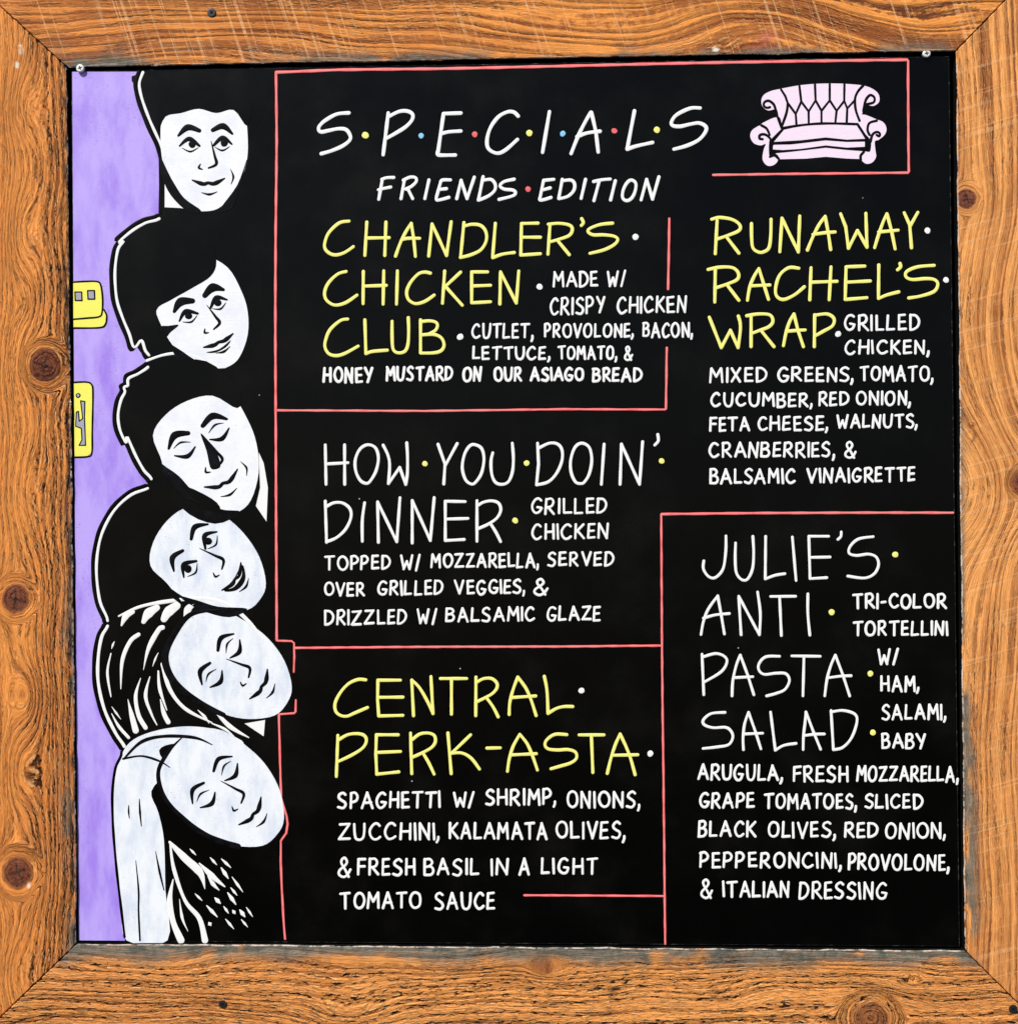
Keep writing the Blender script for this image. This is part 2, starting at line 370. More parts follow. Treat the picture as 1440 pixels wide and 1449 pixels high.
def f_bottom(X, Y, E):
    fl = Y+(fbm(X/190, Y/70, 31, 2)-.5)*24+(fbm(X/60, Y/35, 32, 2)-.5)*4
    fl = fl - 30*np.exp(-((X-495)/80)**2-((Y-1440)/34)**2)+16*np.exp(-((X-1100)/60)**2-((Y-1395)/26)**2)-12*np.exp(-((X-200)/120)**2-((Y-1380)/30)**2)
    fl, K, CR = knots(fl, Y, X, ((772,1367,13,.45),(1232,1442,27,.58),(1292,1385,8,.0)), .62)
    con = .55+.3*sstep(fbm(X/110, Y/35, 33), .4, .65); pore = .95*sstep(E+(fbm(X/60, Y/40, 34)-.5)*50, 8, 45)+.08
    tint = .50-.42*np.exp(-((X-900)/420)**2)
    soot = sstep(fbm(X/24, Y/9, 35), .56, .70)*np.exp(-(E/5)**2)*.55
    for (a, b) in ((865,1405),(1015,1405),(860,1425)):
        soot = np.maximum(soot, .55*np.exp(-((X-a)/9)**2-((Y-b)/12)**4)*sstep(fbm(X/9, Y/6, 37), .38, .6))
    wst = 8+40*fbm(X/70, Y*0+3, 36, 4)**1.3
    stain = sstep(fbm(X/55, Y/26, 38, 5), .20, .36)*np.exp(-(E/wst)**4)*1.0
    return fl, K, con, tint, pore, np.clip(np.maximum(soot, CR*.9), 0, 1), np.clip(stain, 0, 1)

frame = empty('wooden_frame', 'rough sawn orange brown wooden frame with mitred corners around the black menu board', 'frame')
rails = {}
LT, DK = (.66,.305,.085), (.36,.125,.032)
rails['left']   = make_rail(frame, wood_mat('weathered_wood_left', 1.3, 9.0, (.84,.310,.068), (.46,.130,.029), (.080,.019,.005), 0, 0, .1, .9, 1.8, .7, .45, .45, .35), TLc, BLc, TLo, BLo, False, f_left, 1)
rails['top']    = make_rail(frame, wood_mat('sawn_wood_top', 5.1, 13.0, (.86,.325,.066), (.45,.122,.025), (.110,.027,.007), -72, .60, .17, .7, .8, .6, .7, .30, .85), TLc, TRc, TLo, TRo, True, f_top, 2)
rails['right']  = make_rail(frame, wood_mat('sawn_wood_right', 9.7, 12.0, (.86,.370,.105), (.50,.170,.046), (.22,.060,.015), 16, .34, .17, .7, .8, .5, .7, .3, .5), TRc, BRc, TRo, BRo, False, f_right, 3)
rails['bottom'] = make_rail(frame, wood_mat('rough_wood_bottom', 14.2, 12.0, (.86,.355,.092), (.52,.160,.038), (.115,.031,.008), 0, 0, .1, 1.0, 1.8, 1.1, .45, .5, .4), BLc, BRc, BLo, BRo, True, f_bottom, 4)

def box_mesh(name, x0, x1, y0, y1, z0, z1):
    bm = bmesh.new(); bmesh.ops.create_cube(bm, size=1)
    for v in bm.verts: v.co = Vector(((x0+x1)/2+v.co.x*(x1-x0), (y0+y1)/2+v.co.y*(y1-y0), (z0+z1)/2+v.co.z*(z1-z0)))
    me = bpy.data.meshes.new(name); bm.to_mesh(me); bm.free(); return me
a = P(-20, -20, .021); b = P(1470, 1470, .021)
link('backing_sheet', box_mesh('backing_sheet', a[0], b[0], .0195, .0225, b[2], a[2]), LIP, frame)

def screw(parent, px, py, y, rad, headm, h=.0012, ang=25):
    """round head with a cross recess, axis towards the viewer"""
    bm = bmesh.new(); c = P(px, py, y); R = rad*U; n = 28
    prof = ((1.0, 0), (1.0, -.72), (.92, -.9), (.75, -1.0), (0, -1.0))
    rings = []
    for k, (rr, hh) in enumerate(prof):
        if rr == 0: rings.append([bm.verts.new((c[0], c[1]+hh*h, c[2]))]); continue
        rings.append([bm.verts.new((c[0]+math.cos(2*math.pi*i/n)*R*rr, c[1]+hh*h, c[2]+math.sin(2*math.pi*i/n)*R*rr)) for i in range(n)])
    for k in range(len(rings)-2):
        for i in range(n): bm.faces.new((rings[k][i], rings[k][(i+1)%n], rings[k+1][(i+1)%n], rings[k+1][i]))
    for i in range(n): bm.faces.new((rings[-2][i], rings[-2][(i+1)%n], rings[-1][0]))
    for f in bm.faces: f.smooth = False
    for j in range(2):
        t = math.radians(ang+90*j); ux, uz = math.cos(t), math.sin(t); l, w = R*.48, R*.13
        yy = c[1]-h-.00012-j*.00002
        vs = [bm.verts.new((c[0]+ux*s*l-uz*q*w, yy, c[2]+uz*s*l+ux*q*w)) for s, q in ((-1,-1),(1,-1),(1,1),(-1,1))]
        f = bm.faces.new(vs); f.material_index = 1
    me = bpy.data.meshes.new('screw'); bmesh.ops.recalc_face_normals(bm, faces=bm.faces[:]); bm.to_mesh(me); bm.free()
    return link('screw', me, [headm, RECESS], parent)
screw(rails['top'], 299.5, 17.5, -.0001, 6.2, DARKSCREW, .0009, 40)
screw(rails['bottom'], 315, 1421, -.0001, 5.6, DARKSCREW, .0009, 30)
screw(rails['bottom'], 1433, 1428, -.0001, 6.0, DARKSCREW, .0009, 50)

# ------------------------------------------------------------------ painted panel
board = empty('menu_board', 'square black board hand painted with white and yellow specials and stacked faces on purple', 'menu board')
PTL, PTR, PBR, PBL = (101,100), (1342.5,79), (1357.5,1339.5), (110.5,1332)
def make_panel():
    bm = bmesh.new()
    def ring(inset, y):
        cx = sum(p[0] for p in (PTL,PTR,PBR,PBL))/4; cy = sum(p[1] for p in (PTL,PTR,PBR,PBL))/4
        return [bm.verts.new(P(p[0]+(inset if p[0] < cx else -inset), p[1]+(inset if p[1] < cy else -inset), y)) for p in (PTL,PTR,PBR,PBL)]
    r0 = ring(0, .0185); r1 = ring(0, PANEL+.0006); r2 = ring(1.0, PANEL)
    for i in range(4):
        j = (i+1) % 4
        f = bm.faces.new((r0[i], r0[j], r1[j], r1[i])); f.material_index = 1
        f = bm.faces.new((r1[i], r1[j], r2[j], r2[i])); f.material_index = 1
    bm.faces.new(r2); bm.faces.new(list(reversed(r0)))
    bmesh.ops.recalc_face_normals(bm, faces=bm.faces[:])
    me = bpy.data.meshes.new('panel'); bm.to_mesh(me); bm.free()
    return link('panel', me, [BOARD, EDGE], board)
make_panel()

HN = [0]
class Art:
    """collects paint shapes; build() links them as one mesh"""
    def __init__(s): s.v = []; s.f = []; s.m = []; s.side = []; s.mats = []; s.k = 0
    def mi(s, m):
        if m not in s.mats: s.mats.append(m)
        return s.mats.index(m)
    def add(s, px, py, h, side=0.0):
        s.v.append(P(px, py, PANEL-h)); s.side.append(side); return len(s.v)-1
    def stroke(s, pts, w, mat, base=.0, h=.00012, taper=None, wob=.07):
        """raised line of paint with round ends"""
        s.k += 1; base = base+.00006+(s.k % 37)*1.1e-6
        mi = s.mi(mat)
        pts = [p for i, p in enumerate(pts) if i == 0 or math.hypot(p[0]-pts[i-1][0], p[1]-pts[i-1][1]) > 1e-3]
        L = [0]
        for i in range(1, len(pts)): L.append(L[-1]+math.hypot(pts[i][0]-pts[i-1][0], pts[i][1]-pts[i-1][1]))
        tot = max(L[-1], 1e-6); ph = random.random()*6.28; fq = 2*math.pi/(28+30*random.random())
        rows = []; prof = ((-1,0),(-.8,.8),(0,1),(.8,.8),(1,0))
        n = len(pts)
        def nrm(i):
            a = pts[max(0, i-1)]; b = pts[min(n-1, i+1)]; dx, dy = b[0]-a[0], b[1]-a[1]; q = math.hypot(dx, dy) or 1
            return (-dy/q, dx/q), (dx/q, dy/q)
        def width(i):
            t = L[i]/tot
            k = 1+wob*math.sin(L[i]*fq+ph)
            if taper:
                j = t*(len(taper)-1); a = min(int(j), len(taper)-2); k *= taper[a]+(taper[a+1]-taper[a])*(j-a)
            return max(w*.5*k, .12)
        for end in (0,):
            pass
        def row(c, nx, hw, hs=1.0):
            rows.append([s.add(c[0]+nx[0]*hw*q, c[1]+nx[1]*hw*q, base+h*hh*hs, q) for q, hh in prof])
        N0, T0 = nrm(0); w0 = width(0)
        for a in (88, 60, 30): row((pts[0][0]-T0[0]*w0*math.sin(math.radians(a)), pts[0][1]-T0[1]*w0*math.sin(math.radians(a))), N0, w0*math.cos(math.radians(a)), max(.12, math.cos(math.radians(a))))
        for i in range(n): row(pts[i], nrm(i)[0], width(i))
        N1, T1 = nrm(n-1); w1 = width(n-1)
        for a in (30, 60, 88): row((pts[-1][0]+T1[0]*w1*math.sin(math.radians(a)), pts[-1][1]+T1[1]*w1*math.sin(math.radians(a))), N1, w1*math.cos(math.radians(a)), max(.12, math.cos(math.radians(a))))
        for r0, r1 in zip(rows[:-1], rows[1:]):
            for j in range(4): s.f.append((r0[j], r0[j+1], r1[j+1], r1[j])); s.m.append(mi)
    def curve(s, pts, w, mat, closed=False, **kw): s.stroke(spline(pts, closed), w, mat, **kw)
    def line(s, pts, w, mat, **kw):
        for a, b in zip(pts[:-1], pts[1:]):
            n = max(2, int(math.hypot(b[0]-a[0], b[1]-a[1])/6))
            s.stroke([(a[0]+(b[0]-a[0])*i/n, a[1]+(b[1]-a[1])*i/n) for i in range(n+1)], w, mat, **kw)
    def fill(s, pts, mat, base, smooth=True, skirt=True):
        from mathutils.geometry import tessellate_polygon
        s.k += 1; base = base+(s.k % 29)*1.1e-6
        q = spline(pts, True, 4)[:-1] if smooth else list(pts)
        mi = s.mi(mat)
        ids = [s.add(p[0], p[1], base) for p in q]
        for t in tessellate_polygon([[Vector((p[0], p[1], 0)) for p in q]]): s.f.append(tuple(ids[i] for i in t)); s.m.append(mi)
        if skirt:
            low = [s.add(p[0], p[1], max(0.0, base-.00012)) for p in q]
            for i in range(len(q)):
                j = (i+1) % len(q); s.f.append((ids[i], ids[j], low[j], low[i])); s.m.append(mi)
    def dot(s, x, y, r, mat, base=0.0, rx=1.0, ang=0.0):
        mi = s.mi(mat); rings = []; s.k += 1; base = base+.00004+(s.k % 17)*1e-6; ca, sa = math.cos(ang), math.sin(ang)
        ph = random.random()*6
        for rr, hh in ((1, 0), (.8, .7), (.4, .95)):
            rings.append([s.add(x+(math.cos(t)*rx*ca-math.sin(t)*sa)*r*rr*(1+.05*math.sin(3*t+ph)), y+(math.cos(t)*rx*sa+math.sin(t)*ca)*r*rr*(1+.05*math.sin(2*t+ph)), base+.00014*hh) for t in [2*math.pi*i/20 for i in range(20)]])
        c = s.add(x, y, base+.00014)
        for a, b in zip(rings[:-1], rings[1:]):
            for i in range(20): s.f.append((a[i], a[(i+1)%20], b[(i+1)%20], b[i])); s.m.append(mi)
        for i in range(20): s.f.append((rings[-1][i], rings[-1][(i+1)%20], c)); s.m.append(mi)
    def build(s, name, parent, label=None):
        me = bpy.data.meshes.new(name); me.from_pydata(s.v, [], s.f)
        me.polygons.foreach_set('material_index', s.m)
        at = me.attributes.new('side', 'FLOAT_VECTOR', 'POINT')
        at.data.foreach_set('vector', np.array([(q, 0, 0) for q in s.side], np.float32).ravel())
        bm = bmesh.new(); bm.from_mesh(me)
        for f in bm.faces:
            f.normal_update()
            if f.normal.y > .02: f.normal_flip()
            f.smooth = True
        for e in bm.edges:
            if len(e.link_faces) == 2 and e.calc_face_angle(0) > 1.0: e.smooth = False
        bm.to_mesh(me); bm.free()
        o = link(name, me, s.mats, parent)
        if label: o['label'] = label
        return o

def spline(pts, closed=False, sub=7):
    n = len(pts); out = []
    if n == 2 and not closed:
        return [(pts[0][0]+(pts[1][0]-pts[0][0])*i/6, pts[0][1]+(pts[1][1]-pts[0][1])*i/6) for i in range(7)]
    segs = n if closed else n-1
    g = lambda i: pts[i % n] if closed else pts[min(max(i, 0), n-1)]
    for i in range(segs):
        p0, p1, p2, p3 = g(i-1), g(i), g(i+1), g(i+2)
        for k in range(sub):
            t = k/sub; t2 = t*t; t3 = t2*t
            out.append(tuple(.5*(2*p1[c]+(p2[c]-p0[c])*t+(2*p0[c]-5*p1[c]+4*p2[c]-p3[c])*t2+(3*p1[c]-p0[c]-3*p2[c]+p3[c])*t3) for c in (0, 1)))
    out.append(g(segs)); return out

# ---- lettering -------------------------------------------------------------
ZN = {'A':(440,300,5.538),'B':(640,300,4.114),'C':(990,290,3.892),'D':(440,610,5.538),'E':(680,610,5.143),'F':(460,940,6.0),
      'G':(680,940,5.333),'H':(970,730,3.6),'I':(970,905,3.6),'J':(990,500,3.892),'K':(440,770,3.273),'L':(460,1105,3.0),
      'M':(970,1065,3.6),'S':(440,140,5.143),'T':(720,140,4.8),'V':(480,0,3.0),'Q':(0,0,1.0),'N':(1050,100,5.76)}
def zpts(z, txt):
    ox, oy, s = ZN[z]
    return [(ox+float(a)/s, oy+float(b)/s) for a, b in (p.split(',') for p in txt.split())]
def trace(art, z, spec, w, mat):
    """'l' straight strokes, 'c' curved strokes, 'o' closed curves, 'd' dots"""
    for part in spec.split(';'):
        part = part.strip()
        if not part: continue
        kind, rest = part[0], part[1:].strip()
        if kind == 'l': art.line(zpts(z, rest), w, mat)
        elif kind == 'c': art.curve(zpts(z, rest), w, mat)
        elif kind == 'o': art.curve(zpts(z, rest), w, mat, closed=True)
def dots(art, z, mat, *ds):
    for x, y, r in ds:
        (px, py), = zpts(z, '%g,%g' % (x, y)); art.dot(px, py, r/ZN[z][2], mat, rx=1+.12*random.random(), ang=random.random()*3)

# hand-printed capitals for the small print: relative width, then strokes in a unit box
GL = {
'A':(.80,'l 0,1 .46,0; l .46,0 1,1; l .17,.66 .84,.64'), 'B':(.62,'l .03,0 0,1; c 0,.02 .6,.0 .86,.2 .6,.42 .05,.48; c .05,.48 .7,.48 1,.72 .72,.97 0,1'),
'C':(.70,'c .95,.14 .7,0 .35,.08 .04,.4 .05,.72 .35,.98 .7,.97 1,.84'), 'D':(.70,'l .04,0 0,1; c .02,.02 .6,.04 .98,.36 .85,.74 .4,.96 0,1'),
'E':(.54,'l .92,.0 .06,.03; l .06,.03 .02,.98; l .02,.98 1,.95; l .05,.5 .86,.47'), 'F':(.54,'l 1,.0 .06,.03; l .06,.03 0,1; l .05,.5 .9,.47'),
'G':(.76,'c .9,.12 .62,0 .28,.1 .02,.45 .08,.8 .4,1 .78,.93 .98,.66; l .98,.64 .55,.6'), 'H':(.66,'l .03,0 0,1; l .97,0 1,1; l .0,.52 .98,.5'),
'I':(.0,'l -.02,0 .02,1'), 'J':(.5,'c .9,0 .9,.6 .6,.97 .2,.95 0,.75'), 'K':(.66,'l .04,0 0,1; l .92,.02 .05,.58; l .22,.46 1,1'),
'L':(.54,'l .04,0 0,.98; l 0,.98 1,.95'), 'M':(.86,'l 0,1 .1,0; l .1,0 .5,.58; l .5,.58 .9,0; l .9,0 1,1'),
'N':(.70,'l 0,1 .06,0; l .06,0 .92,1; l .92,1 1,0'), 'O':(.78,'o .5,0 .86,.14 1,.5 .85,.86 .48,1 .14,.85 0,.5 .14,.14'),
'P':(.58,'l .05,0 0,1; c .02,.03 .6,-.02 .98,.22 .75,.5 .05,.62'), 'R':(.66,'l .04,0 .0,1; c .02,.03 .6,-.02 .88,.2 .66,.46 .05,.58; l .3,.55 1,1'),
'S':(.62,'c .95,.1 .62,-.02 .2,.1 .1,.3 .45,.46 .85,.6 .95,.8 .6,1 .0,.93'), 'T':(.74,'l 0,.05 1,0; l .5,.03 .5,1'),
'U':(.70,'c 0,0 .02,.6 .18,.93 .55,1 .85,.85 .97,.5 1,0'), 'V':(.74,'l 0,0 .5,1; l .5,1 1,0'), 'W':(.96,'l 0,.02 .25,1; l .25,1 .52,.42; l .52,.42 .78,1; l .78,1 1,0'),
'X':(.66,'l 0,0 1,1; l .95,0 .05,1'), 'Y':(.70,'l 0,0 .5,.5; l 1,0 .42,1'), 'Z':(.72,'l .04,.05 .95,.02; l .95,.02 .0,.97; l .0,.97 1,.95'),
'&':(.80,'c 1,.62 .74,.9 .4,1.02 .05,.88 .1,.66 .5,.42 .68,.2 .5,.0 .24,.1 .25,.3 .55,.62 .85,1'), '/':(.32,'l 1,-.03 0,1.06'),
',':(.10,'c .9,.84 .8,1.02 .0,1.2'), '-':(.34,'l 0,.55 1,.5')}
def text(art, z, s, x0, x1, y0, y1, dy=0.0, w=4.0, mat=None, gap=.34):
    """one word of small print, fitted between its measured ends"""
    w *= .79
    ox, oy, sc = ZN[z]; x0, x1, y0, y1 = ox+x0/sc, ox+x1/sc, oy+y0/sc, oy+y1/sc; dy /= sc
    x0 += w*.5; x1 -= w*.5; y0 += w*.4; y1 -= w*.4
    adv = [GL[c][0]*(1+random.uniform(-.05, .05)) for c in s]; g = [gap*(1+random.uniform(-.15, .15)) for _ in s[1:]]
    for i, c in enumerate(s):
        if c == ',' and i: g[i-1] *= .75
    tot = sum(adv)+sum(g) or 1; kx = (x1-x0)/tot if tot > .2 else y1-y0
    x = x0
    for i, c in enumerate(s):
        t = (x-x0)/max(1, x1-x0); H = (y1-y0)*(1+random.uniform(-.035, .035)); yy = y0+dy*t+random.uniform(-.6, .6)
        sl = random.uniform(-.05, .03); wd = adv[i]*kx
        def mp(p):
            u, v = p; jx, jy = random.uniform(-.3, .3), random.uniform(-.3, .3)
            if c == 'I': return (x+u*20+sl*(v-.5)*H+jx, yy+v*H+jy)
            return (x+u*wd-sl*(v-.5)*H*-1+jx, yy+v*H+jy)
        for part in GL[c][1].split(';'):
            part = part.strip(); pts = [mp(tuple(map(float, q.split(',')))) for q in part[1:].split()]
            ww = w*random.uniform(.94, 1.06)
            if part[0] == 'l': art.line(pts, ww, mat, wob=.06)
            else: art.curve(pts, ww, mat, closed=part[0] == 'o', wob=.06)
        x += wd+(g[i]*kx if i < len(g) else 0)

# heading
a = Art(); W_ = 5.0
trace(a, 'S', 'c 275,100 190,108 110,150 65,190 55,220 75,238 130,228 200,215 255,222 285,265 280,300 230,340 150,375 75,397; l 562,100 525,405; c 568,125 640,90 700,87 738,110 735,150 690,200 620,245 550,285; l 1090,101 964,105; l 964,105 924,385; c 922,380 922,402 950,408 1050,407; c 945,252 1000,238 1090,232', W_, WHITE)
trace(a, 'Q', 'c 733,164 727,158.5 718,158 705,165 694,180 689,197 691,210 703,216.5 715,212 732,197', W_, WHITE)
trace(a, 'T', 'l 275,85 228,362; c 422,370 470,250 520,150 556,90; l 560,90 590,220; l 590,220 606,360; c 462,255 530,230 618,218; l 852,80 803,338; c 803,340 860,320 975,294; c 1298,60 1230,62 1140,105 1105,150 1110,178 1160,185 1230,170 1290,162 1335,185 1335,220 1290,275 1210,315 1120,340', W_, WHITE)
dots(a, 'S', YELLOW, (395,262,24)); dots(a, 'S', BLUED, (801,266,19)); dots(a, 'S', REDDOT, (1191,256,20))
dots(a, 'T', YELLOW, (138,230,21), (1004,208,21)); dots(a, 'T', BLUED, (365,234,18)); dots(a, 'T', REDDOT, (715,215,18))
a.build('heading', board, 'large white heading letters with coloured dots between them')
a = Art(); W_ = 4.4
trace(a, 'S', 'l 518,590 493,730; c 515,584 550,572 602,570; c 490,660 530,650 580,640; l 680,585 655,725; c 672,590 720,568 760,572 765,600 730,635 690,655; l 705,655 740,725; l 858,588 828,725; c 1015,588 960,588 944,600; l 944,600 912,715; c 912,712 915,735 950,730 1003,715; l 935,657 985,652; l 1060,725 1092,590; l 1092,590 1135,725; l 1135,725 1188,568; l 1252,565 1218,735; c 1255,590 1310,585 1340,620 1335,665 1290,705 1222,735', W_, WHITE)
trace(a, 'V', 'c 742,760 700,770 682,788 700,802 735,806 748,817 735,831 678,846', W_, WHITE)
trace(a, 'T', 'l 305,545 235,552; l 235,552 212,665; c 212,662 210,685 240,682 285,668; l 225,618 280,603; l 362,545 338,675; c 362,555 420,550 445,575 440,620 400,660 340,677; l 520,545 490,675; c 575,560 630,548 688,543; l 612,560 577,690; l 722,555 690,685; o 830,550 860,570 858,620 835,670 800,690 772,670 775,620 800,570; l 897,685 935,545; l 935,545 975,680; l 975,680 1018,528', W_, WHITE)
dots(a, 'V', REDDOT, (801,802,11.5))
a.build('subheading', board)

# first dish
a = Art(); W_ = 4.4
trace(a, 'A', 'c 298,70 220,85 140,160 108,240 112,290 150,325 200,335 265,315 332,270; l 437,78 422,340; l 587,78 578,340; l 435,203 612,200; c 662,345 700,240 745,150 785,88; l 785,88 805,210; l 805,210 818,348; c 715,214 760,205 852,205; l 922,345 948,92; l 948,92 1062,340; l 1062,340 1098,75; l 1198,82 1172,352; c 1200,110 1260,95 1330,105 1370,155 1372,225 1330,295 1250,335 1170,355', W_, YELLOW)
trace(a, 'B', 'l 250,65 234,262; c 235,265 290,245 360,235; l 498,64 402,66; l 402,66 398,250; l 398,250 512,242; l 402,146 512,146; l 568,72 556,245; c 558,70 620,65 680,75 698,100 680,135 620,158 570,172; l 612,165 680,248; c 752,38 762,60 750,78; c 932,64 860,72 800,95 790,115 820,132 880,132 940,140 962,160 940,190 880,220 800,240', W_, YELLOW)
trace(a, 'A', 'c 275,465 210,485 140,550 108,620 115,680 160,720 210,728 280,705 360,650; l 410,465 408,718; l 570,460 565,722; l 410,580 590,574; l 677,460 670,722; c 935,478 890,470 840,485 780,550 750,620 760,680 800,712 840,716 900,695 965,650; l 1047,462 1030,715; l 1172,470 1055,580; l 1060,590 1185,730', W_, YELLOW)
trace(a, 'B', 'l 205,348 112,348; l 112,348 112,528; l 112,528 222,522; l 112,430 222,426; l 276,535 280,348; l 280,348 372,530; l 372,530 386,343', W_, YELLOW)
trace(a, 'A', 'c 288,838 230,850 150,920 115,1000 110,1060 140,1110 200,1125 270,1105 370,1050; l 422,845 430,1108; c 430,1110 480,1092 598,1082; c 635,855 635,960 640,1060 660,1095 700,1103 740,1085 760,1030 765,930 762,828; l 858,845 858,1103; c 860,858 930,852 980,865 990,895 970,930 920,958; c 870,962 960,958 1020,985 1042,1040 1020,1085 960,1103 860,1105', W_, YELLOW)
dots(a, 'B', WHITE, (1065,144,17.5), (507,434,17.5)); dots(a, 'A', WHITE, (1168,977,24))
a.build('dish_title', board, 'pale yellow dish title at the upper middle')
def block(name, lines, w=4.0, label=None):
    a = Art()
    for L in lines: text(a, *L, w=w, mat=WHITE) if len(L) < 8 else text(a, *L[:7], dy=L[7], w=w, mat=WHITE)
    a.build(name, board, label)
block('dish_description', [('B','MADE',582,847,343,435),('B','W/',898,1010,340,434),('B','CRISPY',566,890,498,600,-8),('B','CHICKEN',956,1364,492,592,-6),('B','CUTLET,',110,472,648,738),('B','PROVOLONE,',532,1056,648,732),('B','BACON,',1105,1402,642,730),
 ('B','LETTUCE,',115,572,780,860),('B','TOMATO,',612,960,778,860),('B','&',996,1052,778,866)], 4.1)
block('dish_description', [('A','HONEY',92,488,1215,1338),('A','MUSTARD',582,1115,1210,1325),('A','ON',1186,1338,1212,1330),('B','OUR',238,407,902,988),('B','ASIAGO',450,768,902,985),('B','BREAD',812,1108,907,992)], 4.7)

# second dish
a = Art(); W_ = 4.5
trace(a, 'C', 'l 95,85 85,268; c 65,78 110,68 180,80 220,110 215,140 160,165 95,187; l 150,180 215,265; c 284,102 285,180 292,235 320,258 350,258 380,235 390,170 392,78; l 440,258 452,72; l 452,72 542,258; l 542,258 550,60; c 592,248 620,180 655,110 690,62; l 690,62 708,160; l 708,160 720,245; c 622,162 690,152 745,148; l 775,48 803,120; l 803,120 818,238; l 818,238 868,140; l 868,140 920,232; l 920,232 914,45; c 962,235 985,160 1010,90 1030,48; l 1030,48 1055,140; l 1055,140 1075,242; l 985,148 1092,138; l 1125,42 1158,115; l 1200,40 1156,118; l 1156,118 1165,235', W_, YELLOW)
trace(a, 'C', 'l 85,350 82,535; c 45,355 110,342 180,345 212,375 205,410 150,435 85,457; l 150,440 215,525; c 262,525 275,450 300,390 325,350; l 325,350 350,430; l 350,430 378,520; l 280,445 385,440; c 545,348 490,345 440,385 418,450 422,500 460,520 520,495 575,450; l 612,345 605,522; l 722,340 712,522; l 612,425 755,420; l 908,336 805,340; l 805,340 800,520; l 800,520 920,510; l 805,425 938,418; l 985,330 983,515; c 983,515 1030,495 1095,478; c 1102,322 1105,340 1088,357; c 1290,332 1200,340 1140,365 1135,395 1170,410 1240,405 1290,410 1310,435 1290,475 1220,500 1150,512', W_, YELLOW)
trace(a, 'C', 'l 52,618 118,785; l 118,785 168,690; l 168,690 210,785; c 210,785 222,700 222,650 212,612; l 282,605 282,780; c 258,610 320,600 385,605 402,640 380,670 330,690 285,707; l 340,695 408,780; c 460,775 475,700 495,640 518,600; l 518,600 540,690; l 540,690 570,780; c 480,695 540,690 580,688; l 632,605 630,780; c 632,607 700,600 738,625 730,665 680,695 632,722', W_, YELLOW)
dots(a, 'C', WHITE, (1253,140,16), (1355,412,15.5), (761,710,15.5))
a.build('dish_title', board, 'pale yellow dish title at the upper right')
block('dish_description', [('C','GRILLED',792,1213,602,692),('C','CHICKEN,',796,1266,742,824),('J','MIXED',50,372,78,164,-4),('J','GREENS,',426,848,75,158),('J','TOMATO,',878,1288,68,155),('J','CUCUMBER,',57,622,216,296),('J','RED',652,825,210,290),('J','ONION,',858,1164,206,287),
 ('J','FETA',52,277,350,433),('J','CHEESE,',316,708,344,428),('J','WALNUTS,',750,1200,334,414),('J','CRANBERRIES,',47,744,488,574),('J','&',792,864,482,576),('J','BALSAMIC',52,528,634,721),('J','VINAIGRETTE',587,1188,630,714,-6)], 4.3)

# third dish
a = Art(); W_ = 4.1
trace(a, 'D', 'l 112,108 118,418; l 263,108 264,418; l 115,258 290,248; o 445,107 505,132 528,210 510,310 465,390 432,410 385,385 350,310 348,220 385,140; c 565,110 603,190 616,270 607,412; l 607,412 695,285; l 695,285 742,418; c 742,418 755,330 756,200 750,92; l 995,103 1050,260; l 1145,98 1052,270; l 1050,260 1040,415; o 1275,105 1335,135 1355,220 1335,330 1290,400 1255,415 1210,380 1185,290 1200,190 1235,125', W_, WHITE)
trace(a, 'E', 'c 88,158 75,220 80,310 105,370 150,388 200,370 230,300 238,200 230,88; l 414,88 421,240; l 421,240 406,392; c 425,122 500,88 560,95 592,140 590,220 550,310 490,370 406,392; o 735,88 790,120 808,210 790,310 755,370 730,382 690,370 658,300 655,210 685,120; l 898,95 878,388; l 1014,388 1024,95; l 1024,95 1156,388; l 1156,388 1178,78; c 1288,25 1292,70 1266,102', W_, WHITE)
trace(a, 'D', 'l 112,550 122,872; c 120,592 180,562 250,565 305,610 312,680 270,770 200,835 122,868; c 420,562 402,700 402,865; l 528,872 522,555; l 522,555 672,868; l 672,868 697,522; l 793,878 793,545; l 793,545 935,858; l 935,858 965,522; l 1208,553 1052,550; l 1052,550 1052,858; l 1052,858 1200,850; l 1055,690 1230,685; l 1300,545 1300,865', W_, WHITE)
trace(a, 'E', 'c -18,540 20,518 80,508 130,525 146,575 120,630 60,675 -18,710; c 72,675 110,735 145,805', W_, WHITE)
dots(a, 'D', YELLOW, (892,255,21)); dots(a, 'E', YELLOW, (334,233,20), (1316,217,20), (251,651,20))
a.build('dish_title', board, 'thin white dish title on two lines in the left middle')
block('dish_description', [('E','GRILLED',365,922,486,604),('E','CHICKEN',368,932,675,792,-6),('K','TOPPED',60,371,52,121,-2),('K','W/',412,508,48,122),('K','MOZZARELLA,',552,1056,44,113,-4),('K','SERVED',1093,1405,36,104,-4),
 ('K','OVER',60,250,176,243),('K','GRILLED',307,614,170,241,-4),('K','VEGGIES,',662,992,166,235,-4),('K','&',1028,1100,160,240),('K','DRIZZLED',60,445,306,378,-4),('K','W/',488,586,298,370),('K','BALSAMIC',622,1037,294,362,-4),('K','GLAZE',1090,1342,286,356)], 4.2)

